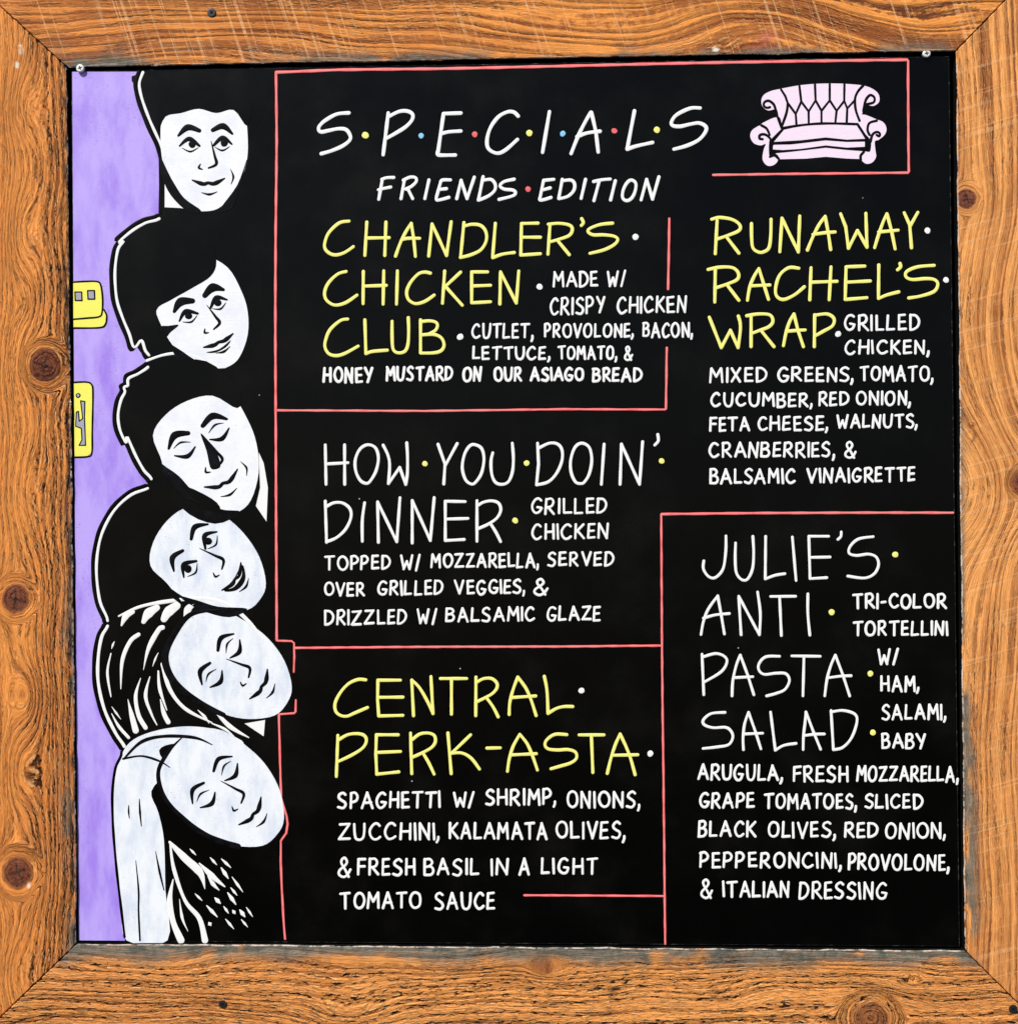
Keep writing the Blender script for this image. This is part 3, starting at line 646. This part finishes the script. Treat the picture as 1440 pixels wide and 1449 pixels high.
# fourth dish
a = Art(); W_ = 4.3
trace(a, 'F', 'c 345,133 280,130 200,165 130,240 85,330 90,400 130,435 185,442 250,415 360,368; l 640,136 448,136; l 448,136 445,300; l 445,300 455,440; l 455,440 660,435; l 452,282 660,280; l 750,438 735,135; c 735,135 800,200 870,320 915,420; l 915,420 898,105; l 978,122 1202,122; l 1072,125 1072,425; l 1280,110 1278,438', W_, YELLOW)
trace(a, 'G', 'c -27,135 20,110 80,108 120,140 122,180 90,220 40,250 -25,282; c 50,262 95,325 132,398; c 215,380 220,290 245,190 280,98; c 280,98 340,180 380,270 418,388; l 235,252 415,240; c 480,92 500,200 508,372; c 508,372 570,335 630,320 695,320', W_, YELLOW)
trace(a, 'F', 'l 108,605 95,955; c 115,642 190,600 270,590 330,605 350,650 320,710 230,770 110,827; l 620,600 435,600; l 435,600 430,760; l 430,760 438,935; l 438,935 625,915; l 440,750 640,742; l 725,585 735,930; c 738,642 800,595 870,585 925,605 935,660 900,710 820,755 742,790; c 832,758 880,840 925,935; l 1042,585 1070,930; l 1235,600 1080,750; c 1070,757 1160,755 1240,800 1310,892', W_, YELLOW)
trace(a, 'G', 'l 47,634 148,632; c 202,810 215,720 245,620 295,530; c 295,530 350,600 390,690 428,800; l 235,685 420,676; c 650,532 560,530 500,570 485,610 510,640 580,648 660,645 715,665 722,710 680,745 600,770 530,790; l 742,534 930,534; l 835,540 846,818; c 955,825 980,720 1015,610 1052,528; c 1052,528 1095,620 1130,710 1165,835; l 995,688 1185,684', W_, YELLOW)
dots(a, 'G', WHITE, (760,199,22), (1279,675,22))
a.build('dish_title', board, 'pale yellow dish title at the lower middle')
block('dish_description', [('L','SPAGHETTI',50,490,48,120,-4),('L','W/',542,634,46,114),('L','SHRIMP,',678,982,36,107,-4),('L','ONIONS,',1024,1338,42,114,3),('L','ZUCCHINI,',55,487,178,253),('L','KALAMATA',524,945,176,250),('L','OLIVES,',978,1276,172,247,2),
 ('L','&',52,113,325,415),('L','FRESH',135,385,330,405),('L','BASIL',417,655,330,403),('L','IN',702,780,330,403),('L','A',822,870,328,403),('L','LIGHT',915,1158,327,399),('L','TOMATO',60,410,472,545),('L','SAUCE',462,722,473,548)], 4.5)

# fifth dish
a = Art(); W_ = 3.8
trace(a, 'H', 'c 205,102 204,180 190,270 150,315 115,308 90,270 92,230; c 254,138 252,220 258,290 285,325 315,322 340,270 346,190 342,105; l 407,105 405,320; c 405,322 455,303 505,295; l 543,108 562,330; l 728,104 627,104; l 627,104 633,320; l 633,320 718,315; l 632,212 735,210; c 792,82 790,105 775,120; c 955,106 880,118 838,155 832,190 870,202 930,195 970,210 982,250 960,295 910,317 825,307', W_, WHITE)
trace(a, 'H', 'c 78,605 90,540 115,475 163,408; l 163,408 180,500; l 180,500 197,602; c 90,522 150,505 222,498; l 282,606 270,410; l 270,410 375,606; c 375,606 380,500 366,388; l 432,411 560,410; l 478,412 487,610; c 622,398 622,500 632,608', W_, WHITE)
trace(a, 'I', 'l 83,75 92,282; c 85,90 150,72 195,85 210,115 180,165 95,217; c 236,288 240,210 258,130 278,80; l 278,80 315,180; l 315,180 347,282; l 245,195 342,190; c 478,86 410,88 375,120 372,155 400,178 460,172 510,175 528,210 505,255 460,275 412,288; l 540,84 685,86; l 602,90 597,288; c 708,288 720,200 740,130 762,80; l 762,80 800,180; l 800,180 835,288; c 730,195 790,187 842,185', W_, WHITE)
trace(a, 'I', 'c 200,372 130,378 90,410 95,435 140,450 210,450 240,490 220,535 160,548 88,556; c 294,562 292,500 300,430 320,372; l 320,372 355,470; l 355,470 383,558; l 297,482 392,478; l 432,370 456,563; c 456,565 500,540 562,530; c 598,562 600,490 608,420 612,370; l 612,370 650,470; l 650,470 687,560; c 602,490 660,483 706,482; l 740,362 752,562; c 740,370 800,362 860,380 872,420 845,500 800,550 752,562', W_, WHITE)
dots(a, 'H', YELLOW, (1067,197,15), (743,491,15)); dots(a, 'I', YELLOW, (940,174,14.5), (953,474,14.5))
a.build('dish_title', board, 'thin white dish title on four lines at the lower right')
block('dish_description', [('H','TRI-COLOR',847,1330,396,475),('H','TORTELLINI',850,1337,535,612),('I','W/',976,1085,44,128),('I','HAM,',990,1192,184,268),('I','SALAMI,',996,1328,330,411),('I','BABY',995,1225,478,558),
 ('M','ARUGULA,',60,496,58,142,4),('M','FRESH',545,830,68,152),('M','MOZZARELLA,',869,1392,66,148,3),('M','GRAPE',67,352,204,284),('M','TOMATOES,',396,874,207,288,4),('M','SLICED',909,1212,210,288),('M','BLACK',62,362,347,433),('M','OLIVES,',417,766,352,437),('M','RED',807,982,357,437),('M','ONION,',1014,1325,357,440),
 ('M','PEPPERONCINI,',69,795,508,590,2),('M','PROVOLONE,',826,1344,515,600,6),('M','&',72,140,645,750),('M','ITALIAN',186,530,654,740,3),('M','DRESSING',575,1030,658,748,4)], 4.4)

# ---- divider lines -----------------------------------------------------------
def dline(w, *pts):
    a = Art()
    q = []
    for p0, p1 in zip(pts[:-1], pts[1:]):
        n = max(1, int(math.hypot(p1[0]-p0[0], p1[1]-p0[1])/9))
        q += [(p0[0]+(p1[0]-p0[0])*i/n+random.uniform(-.12,.12), p0[1]+(p1[1]-p0[1])*i/n+random.uniform(-.12,.12)) for i in range(n)]
    q.append(pts[-1]); a.stroke(q, w*.78, CORAL, h=.00012, wob=.12)
    a.build('divider_line', board)
dline(4.6, (390.5,102),(391.5,200),(390,330),(389.5,460),(390,580),(390.5,700),(391,800),(391.5,905.5)); dline(3.6, (392,906.8),(412.5,907.3),(416,910),(416.4,930),(415.6,951))
dline(3.8, (418.6,991),(418.2,1007.5),(416,1009.5),(395,1011)); dline(4.0, (394.6,1012.5),(396,1070),(397.7,1130),(401.5,1142),(405.5,1155),(407,1166),(405,1179),(397.3,1190),(397.2,1220),(398.3,1250),(401,1300),(403.3,1329))
dline(5.2, (391,102),(480,98.4),(640,96.6),(800,93),(960,89.2),(1130,86.2),(1283,84.2)); dline(4.6, (1284.5,86),(1284.7,150),(1285,200),(1285.6,242)); dline(4.4, (1284,244),(1200,245),(1100,246),(1009,247.3))
dline(4.4, (946.8,309),(946,360),(945,409)); dline(4.2, (943.2,492),(942.6,540),(942,578)); dline(4.0, (941,579.5),(800,579),(600,581.5),(393,580.6))
dline(4.2, (418.5,917),(600,915.5),(800,915),(934,913.7)); dline(4.6, (1348,725.5),(1200,725.6),(1050,726.2),(936,727.6)); dline(4.0, (935.4,729),(935.8,800),(936.3,900),(937.2,1000),(938.6,1110),(939.6,1200),(940,1265),(941,1336)); dline(4.0, (742,1267.2),(840,1267.6),(938,1268.4))

# ---- painted sofa --------------------------------------------------------------
a = Art(); L1 = .00016
for poly in ('155,240 175,195 230,165 300,148 460,118 600,105 720,102 840,105 980,118 1060,145 1110,190 1115,250 1070,285 1010,280 985,320 960,400 940,430 800,428 640,428 460,445 325,465 300,390 285,320 265,312 210,322 165,290',
             '65,540 75,490 120,455 155,440 165,425 285,378 318,470 245,555 222,560 216,640 225,700 275,700 288,735 250,770 200,770 165,720 175,640 190,595 150,607 95,590',
             '975,355 1095,395 1150,420 1175,470 1160,520 1110,562 1080,575 1085,650 1090,700 1060,745 1010,757 968,722 972,680 1000,657 1042,655 1050,570 1035,550 940,430'):
    a.fill(zpts('N', poly), PINK, L1)
for poly in ('340,480 500,445 680,433 930,440 1000,553 850,560 680,542 480,565 258,578', '250,603 400,600 680,567 850,580 998,577 998,618 850,625 680,607 480,635 330,645 250,640', '270,672 400,660 680,627 850,645 985,655 955,690 958,718 860,715 680,700 520,715 305,720 292,690'):
    a.fill(zpts('N', poly), PINK, L1+.00006, smooth=False)
for s_ in ('315,150 350,205 370,262 435,350 441,435','465,120 480,250 540,330 541,425','592,108 597,240 645,325 645,425','712,106 712,240 768,325 758,420','832,108 830,245 855,305 850,428'):
    a.line(zpts('N', s_), 3.3, INK, base=L1)
for s_ in ('480,250 435,350','597,240 540,330','712,240 645,325','830,245 768,325','915,240 855,305'): a.line(zpts('N', s_), 3.2, INK, base=L1)
for s_ in ('985,118 940,170 918,230 925,320 955,405','370,262 360,340 318,460','272,318 255,272 215,243 180,255 176,285 200,300 225,295','985,325 1005,240 1040,197 1075,215 1070,255 1010,272','300,390 312,440 322,468',
           '155,443 198,470 222,520','246,600 225,548 185,518 145,522 140,550 165,556','1095,405 1035,425 1020,480 1036,520','1045,575 1060,520 1095,497 1120,510 1115,532 1095,522','325,466 500,440 680,428 940,434','330,475 250,555','938,434 1015,552','225,700 262,690 296,715','965,725 965,690 990,660','290,380 318,460'):
    a.curve(zpts('N', s_), 3.6, INK, base=L1+.00006)
a.build('sofa_drawing', board, 'pale pink tufted sofa with scrolled arms painted in black outline')

# ---- purple strip with stacked faces ---------------------------------------------
LV = .00010
contour = [(196,101),(191,116),(192,130),(197,148),(206,172),(215,192),(223,210),(227,228),(227,262),(226,300),(203,310),(184,321),(164,338),(169,339),(161,352),(157,378),(157,402),(160,428),(168,452),(178,476),(185,495),(196,486),(203,502),(208,512),(192,524),(178,531),(176,542),(170,546),(171,553),(165,566),(161,588),(164,610),(173,629),(175,622),(187,648),(198,668),(209,684),(182,696),(158,718),(141,748),(133,778),(131,812),(136,852),(147,880),(138,900),(133,930),(133,966),(142,1006),(158,1040),(172,1064),(163,1088),(159,1122),(160,1170),(165,1230),(172,1290),(177,1331.5)]
cs = spline(contour, False, 5)
a = Art()
poly = [(102.2,101.2)]+cs+[(111.6,1331),(107,900),(104.5,500)]
a.fill(poly, PURPLE, LV, smooth=False, skirt=False)
strip = a.build('purple_background', board)
def offset(pts, d):
    out = []
    for i in range(len(pts)):
        p, q = pts[max(0, i-9)], pts[min(len(pts)-1, i+9)]; dx, dy = q[0]-p[0], q[1]-p[1]; l = math.hypot(dx, dy) or 1
        out.append((pts[i][0]+dy/l*d, pts[i][1]-dx/l*d))
    return out
def near(p, y0, y1): return [q for q in p if y0 <= q[1] <= y1]

# yellow door hardware on the purple strip
a = Art()
a.fill([(103.8,437),(140,436),(147,437),(150,444),(149,458),(143,463),(104,464)], LEMON, LV+.00012, smooth=False); a.curve([(104,464),(140,463.5),(149,459),(151,447),(147,438)], 2.6, INK, base=LV+.0001)
a.fill([(103.6,399.5),(136,398.5),(142,402),(145,420),(144.5,442),(141,448),(103.8,451)], LEMON, LV+.00018, smooth=False)
a.curve([(103.6,399),(120,398),(136,398),(142,402),(145,420),(144.5,441),(140,448),(122,450),(104,451.5)], 2.6, INK, base=LV+.00018)
for x, y in ((111,419),(129,417)):
    a.fill([(x-4,y-5),(x+4,y-5),(x+4.5,y+5),(x-4,y+5)], GREYP, LV+.00026, smooth=False); a.line([(x-5,y-6),(x+4.5,y-6),(x+5,y+6),(x-4.5,y+6),(x-5,y-6)], 2.0, INK, base=LV+.00026)
a.build('door_latch', strip)
a = Art()
a.fill([(104.5,541.5),(122,541),(129,544),(131,556),(130,610),(129.5,640),(124,645),(105.5,646)], LEMON, LV+.00012, smooth=False)
a.curve([(104.5,541),(122,540.5),(129.5,544),(131.5,556),(130.5,610),(130,640),(124,646),(105.5,647)], 2.6, INK, base=LV+.00012)
a.dot(110.5,559.5,3.6,INK,LV+.0002); a.dot(110.5,559.5,2.0,GREYP,LV+.00045)
a.fill([(114,567),(120,568),(119.5,590),(121,630),(112,630),(116,622),(115,606),(107,603),(108,583),(111,582),(112,596),(117,592)], GREYP, LV+.0002, smooth=False)
a.line([(114,567),(120,568),(119.5,590),(121,630),(112,630),(116,622),(115,606),(107,603),(108,583),(111,582),(112,596),(117,592),(114,567)], 1.6, INK, base=LV+.0002)
a.build('door_chain', strip)

# six plain painted heads, no likeness intended
def head(name_label, cx, cy, rx, ry, deg, hair, fringe, feat, rim=None, extra=None, jaw=.24, skin=None):
    th = math.radians(deg); ct, st = math.cos(th), math.sin(th)
    def m(u, v): return (cx+u*rx*ct+v*ry*st, cy-u*rx*st+v*ry*ct)
    h = Art()
    HN[0] += 1
    if hair: h.fill(hair, BLACK, LV+.00003+HN[0]*.000008)
    if rim: rim(h)
    if not h.v: h.stroke([m(-.9,-.5), m(-.7,-.8), m(-.3,-.97)], 3, BLACK, base=LV)
    ho = h.build('portrait', board, name_label)
    f = Art()
    egg = [m(u, v) for u, v in feat.get('shape', ((0,-1.0),(-.55,-.93),(-.92,-.58),(-.99,-.1),(-.93,.3),(-.74,.66),(-.38,.97),(.0,1.03),(.34,.96),(.72,.66),(.94,.28),(1.0,-.1),(.93,-.58),(.55,-.93)))]
    f.fill(egg, skin or FACE, LV+.00022)
    if fringe: f.fill([m(u, v) for u, v in fringe], BLACK, LV+.00034)
    fo = f.build('face', ho)
    e = Art(); b = LV+.0003; sh = feat.get('shift', 0)
    S = lambda pts, w, tp: e.curve([m(u+sh, v) for u, v in pts], w*1.6, INK, base=b, taper=tp, h=.00012, wob=.03)
    for sg in (-1, 1):
        k = .92 if sg*sh > 0 else 1.0
        bx = lambda u: sg*u*k
        S([(bx(.64),-.23+feat.get('brow',0)), (bx(.42),-.36), (bx(.16),-.30-feat.get('brow',0)*.5)], feat.get('bw',6), (.35,1,.6))
        if feat.get('closed'):
            S([(bx(.60),-.10), (bx(.38),-.01), (bx(.16),-.08)], 4.2, (.3,1,.3))
            S([(bx(.55),-.20), (bx(.38),-.23), (bx(.2),-.17)], 2, (.2,1,.2))
        else:
            S([(bx(.62),-.06), (bx(.40),-.17), (bx(.17),-.05)], 4.4, (.35,1,.5))
            S([(bx(.56),-.02), (bx(.38),.04), (bx(.2),-.02)], 1.8, (.3,1,.3))
            px, py = m(bx(.38)+sh+feat.get('look',0), -.08); e.dot(px, py, rx*.085, INK, b)
    S([(.10,-.12), (.17,.12), (.20,.26), (.02,.32)], 3, (.2,.6,1,.5)); S([(-.16,.25), (-.2,.31), (-.12,.34)], 2.2, (.4,1,.4))
    sm = feat.get('smile', .04)
    S([(-.36,.56-sm), (-.12,.58), (.0,.565), (.14,.58), (.38,.55-sm)], 4.0, (.3,1,.7,1,.3))
    S([(-.16,.72), (.02,.755), (.2,.715)], 2.4, (.2,1,.2))
    if feat.get('open'):
        e.fill([m(u+sh, v) for u, v in ((-.34,.53),(0,.545),(.36,.52),(.2,.66),(0,.70),(-.2,.66))], INK, b+.00005); e.fill([m(u+sh, v) for u, v in ((-.25,.55),(0,.565),(.27,.545),(.14,.615),(-.14,.615))], WHITE, b+.00014)
    for poly in feat.get('shade', []): e.fill([m(u, v) for u, v in poly], INK, b-.00003)
    for pts, w, tp in feat.get('lines', []): S(pts, w, tp)
    if extra: extra(e, m)
    e.build('features', ho)
    return ho
WH = dict(wob=.08, h=.00012)
def rim_of(y0, y1, d=6.5, w=3.8):
    def r(h):
        seg = near(cs, y0, y1); h.stroke(seg, 4.6, BLACK, base=LV+.00004, wob=.1); h.stroke(offset(seg, d), w, WHITE, base=LV+.0001, **WH)
    return r
def rim1(h):
    rim_of(101, 224, 6.3)(h)
    h.fill([(233,256),(246,270),(262,288),(272,297),(255,294),(233,293)], WHITE, LV+.00015, smooth=False)
    h.stroke([(226.5,222),(227,262),(226.5,301)], 4.5, BLACK, base=LV+.00004)
head('topmost painted face, upright with a short dark fringe', 289, 210, 62, 86, 2, [(199,103),(370,103),(372,160),(352,200),(340,270),(290,300),(240,300),(231,240),(222,205),(205,165),(196,130)],
     [(-1.06,-.30),(-.86,-.55),(-.5,-.60),(-.1,-.66),(.3,-.58),(.7,-.62),(1.0,-.35),(1.1,-.8),(.6,-1.15),(-.2,-1.2),(-.9,-1.0)], dict(shift=.06, look=.05, smile=.05, shade=[[(-1.02,.1),(-.86,.34),(-.74,.52),(-.5,.80),(-.12,1.02),(-.4,1.04),(-.8,.75),(-1.0,.4)],[(.60,.98),(.3,1.02),(.72,.62),(.96,.2),(.84,.5)]], lines=[([(.52,.35),(.58,.48),(.52,.6)],2,(.2,1,.2))]), rim1)
def rim2(h):
    rim_of(303, 508, 6)(h)
head('second painted face from the top, tilted under long dark hair', 288, 444, 62, 80, 24, [(227,304),(300,304),(360,330),(372,420),(355,500),(300,520),(215,508),(190,485),(170,448),(163,400),(164,350),(190,322)],
     [(-1.1,.0),(-.95,-.4),(-.55,-.46),(0,-.5),(.5,-.56),(.75,-.75),(.8,-1.1),(.2,-1.25),(-.7,-1.15),(-1.2,-.6)], dict(shift=.05, bw=8, brow=-.02, smile=.02, shade=[[(-1.0,.25),(-.80,.44),(-.66,.62),(-.36,.92),(-.05,1.04),(-.5,1.02),(-.9,.7)],[(-1.02,-.1),(-.84,-.06),(-.62,.0),(-.86,.06),(-1.0,.1)],[(-.3,.64),(0,.68),(.32,.62),(.16,.70),(-.12,.71)]]), rim2)
def rim3(h):
    rim_of(513, 683, 6)(h)
    h.stroke(spline([(208,510),(232,502),(256,500),(282,507),(298,522),(312,543),(327,570)]), 3.6, WHITE, base=LV+.0001, **WH)
    h.fill([(366,640),(373,655),(379,690),(377,738),(362,716),(368,690)], WHITE, LV+.00015, smooth=False)
head('third painted face from the top, leaning over with eyes closed', 290, 634, 72, 99, 27, [(210,514),(256,504),(296,525),(330,575),(372,650),(372,710),(340,735),(280,720),(215,684),(195,655),(168,610),(168,570),(186,540)],
     [(-1.1,.1),(-.88,-.1),(-.8,-.5),(-.4,-.68),(.1,-.72),(.6,-.62),(.92,-.3),(1.1,-.5),(.8,-1.1),(0,-1.3),(-.9,-1.0)], dict(closed=True, shift=.0, smile=.07, bw=6.5, shade=[[(-1.02,-.2),(-.84,.0),(-.70,.2),(-.58,.5),(-.30,.86),(.05,1.04),(-.5,1.03),(-.95,.6)],[(.06,-.22),(.0,.05),(-.08,.28),(.0,.34),(.12,.32),(.16,.1)]], lines=[([(-.86,.1),(-.8,.4),(-.62,.66)],7,(.3,1,.2)),([(.5,.4),(.55,.52),(.48,.62)],2,(.2,1,.2))]), rim3)
def rim4(h):
    rim_of(685, 880, 5.5)(h)
head('fourth painted face from the top, looking out of smooth dark hair', 288, 788, 64, 97, 54, [(212,690),(260,700),(330,745),(372,800),(376,850),(330,865),(240,850),(170,870),(150,880),(140,845),(138,800),(150,745),(180,705)],
     [(-1.15,.2),(-.95,-.2),(-.85,-.55),(-.4,-.72),(.2,-.74),(.7,-.6),(1.0,-.2),(1.15,-.4),(.9,-1.0),(.1,-1.2),(-.9,-1.05)], dict(look=-.04, shift=.0, open=True, smile=.06, bw=5, shade=[[(-1.02,.05),(-.86,.3),(-.7,.6),(-.36,.96),(-.75,.82),(-1.0,.4)]]), rim4, skin=FROST)
def rim5(h):
    rim_of(882, 1060, 6, 4.4)(h)
    h.stroke(spline([(168,872),(200,858),(245,850),(290,847),(325,857),(352,880),(372,905)]), 5.2, WHITE, base=LV+.0001, taper=(.5,1,1,1.3,.6), **WH)
    T_ = dict(base=LV+.0001, h=.00012, wob=.05)
    for pts, w, tp in (([(172,885),(178,872),(188,866)],9,(.3,1,.6)),([(203,880),(210,868),(222,860)],13,(.5,1,.7)),([(232,876),(238,866),(250,857)],15,(.6,1,.7)),([(262,874),(266,862),(274,855)],10,(.5,1,.6)),
        ([(158,918),(160,912),(162,908)],3,(.3,1,.3)),([(157,925),(152,952),(157,986)],4,(.4,1,.4)),([(171,975),(173,935),(184,908),(196,898)],6,(.2,.7,1,.9)),([(203,948),(210,918),(224,892),(230,888)],7,(.1,.6,1,1)),([(216,943),(220,932),(224,924)],3,(.2,1,.3)),
        ([(181,990),(187,1015),(192,1034)],9,(.1,.7,1)),([(199,960),(192,985),(196,1012),(206,1030)],6,(.2,.8,1,1)),([(212,958),(206,985),(214,1010),(222,1026)],5,(.3,1,.8,.3)),([(224,950),(226,975),(236,1005)],5,(.5,1,.3)),([(230,940),(240,975),(262,1003),(300,1023)],6,(1,.9,.8,.3)),([(158,1000),(165,1010),(171,1018)],3,(.2,1,.2)),([(158,1010),(168,1028),(182,1044)],5,(.2,.9,.8)),([(227,990),(232,1010),(238,1022)],7,(.2,.8,1)),([(304,1006),(325,1028),(352,1044)],7,(.4,1,.2)),([(280,1005),(290,1015),(296,1024)],4,(.2,1,.2)),([(300,1024),(318,1032),(332,1043)],4,(.4,1,.2))):
        h.curve(pts, w, WHITE, taper=tp, **T_)
    h.fill([(346,1024),(375,1019),(373,1042)], WHITE, LV+.00015, smooth=False)
head('fifth painted face from the top, eyes shut under streaked black and white hair', 326, 944, 66, 92, 58, [(150,882),(205,860),(290,852),(345,880),(400,935),(415,985),(390,1010),(350,1040),(250,1030),(180,1055),(160,1035),(142,990),(140,935)],
     None, dict(closed=True, shift=.0, smile=.05, bw=4.5, lines=[([(-.95,.3),(-1.0,-.1),(-.93,-.58),(-.6,-.92),(-.1,-1.0),(.5,-.95),(.9,-.62)],5.5,(.8,1,1.2,1.2,1,.8,.2))]), rim5, skin=FROST)
def rim6(h):
    h.stroke(near(cs, 1062, 1331), 4.0, BLACK, base=LV+.00004, wob=.1)
    h.fill([(173,1066),(190,1046),(225,1033),(268,1028),(310,1034),(345,1052),(300,1056),(250,1052),(225,1062),(236,1090),(214,1120),(224,1150),(232,1190),(234,1260),(237,1331),(179,1331),(172,1280),(165,1220),(161,1150),(163,1100)], FROST, LV+.00014)
    B = dict(base=LV+.00024, h=.00012, wob=.05)
    for pts, w, tp in (([(176,1073),(200,1050),(232,1042),(275,1044),(300,1054)],5,(.5,1,.9,1,.3)),([(174,1074),(200,1070),(225,1077),(240,1086)],3.4,(.8,.8,1,.4)),([(192,1218),(196,1260),(196,1290),(198,1331)],2.6,(.3,1,1,1)),([(220,1205),(226,1235),(232,1260)],3.5,(.2,1,.4)),([(182,1140),(182,1150),(183,1158)],2.6,(.4,1,.4)),([(197,1131),(198,1150),(200,1169)],3.2,(.4,1,.4))):
        h.curve(pts, w, INK, taper=tp, **B)
    T_ = dict(base=LV+.0001, h=.00012, wob=.05)
    for pts, w, tp in (([(240,1192),(262,1215),(283,1235),(290,1258)],11,(.3,1,1,.1)),([(241,1195),(246,1230),(262,1275),(282,1300),(290,1331)],9,(.3,.6,.5,.7,1)),([(245,1245),(240,1275),(245,1305),(256,1331)],8,(.2,1,1,1.2)),([(254,1273),(258,1300),(266,1318)],4,(.2,1,.2)),([(282,1222),(300,1240),(318,1255)],9,(.2,1,.2)),([(294,1240),(302,1252),(310,1260)],6,(.2,1,.2))):
        h.curve(pts, w, WHITE, taper=tp, **T_)
    rnd = random.Random(4)
    for x, y, l in ((273,1206,12),(302,1219,14),(320,1222,18),(318,1236,18),(336,1252,26),(331,1262,14),(281,1270,14),(308,1275,11),(328,1272,20),(320,1288,12),(300,1290,22),(343,1293,12),(353,1291,16),(331,1291,6),(325,1308,18),(346,1307,14),(297,1308,5)):
        t = math.radians(rnd.uniform(42, 58)); h.curve([(x-math.cos(t)*l*.5, y-math.sin(t)*l*.5), (x, y), (x+math.cos(t)*l*.5, y+math.sin(t)*l*.5)], rnd.uniform(3, 6.5), WHITE, taper=(.3,1,.25), **T_)
head('lowest painted face, eyes closed with long pale hair', 317, 1118, 68, 95, 50, None, None, dict(closed=True, shift=.0, smile=.06, bw=4, lines=[([(-.72,.70),(-.94,.3),(-1.0,-.1),(-.93,-.58),(-.6,-.92),(-.1,-1.0),(.3,-.98)],4.2,(1.3,1.2,1,.9,.9,.8,.2))]),
     rim6, skin=FROST)

# panel screws at the two top corners
screw(board, 115, 97.5, PANEL, 5.9, STEEL, .0040, 20)
screw(board, 1309.5, 76.8, PANEL, 5.7, STEEL, .0040, 8)

# wall behind the frame
wb = box_mesh('wall', -1.6, 1.6, .0235, .06, -1.4, 1.4)
wo = link('wall', wb, WALLM); wo['kind'] = 'structure'
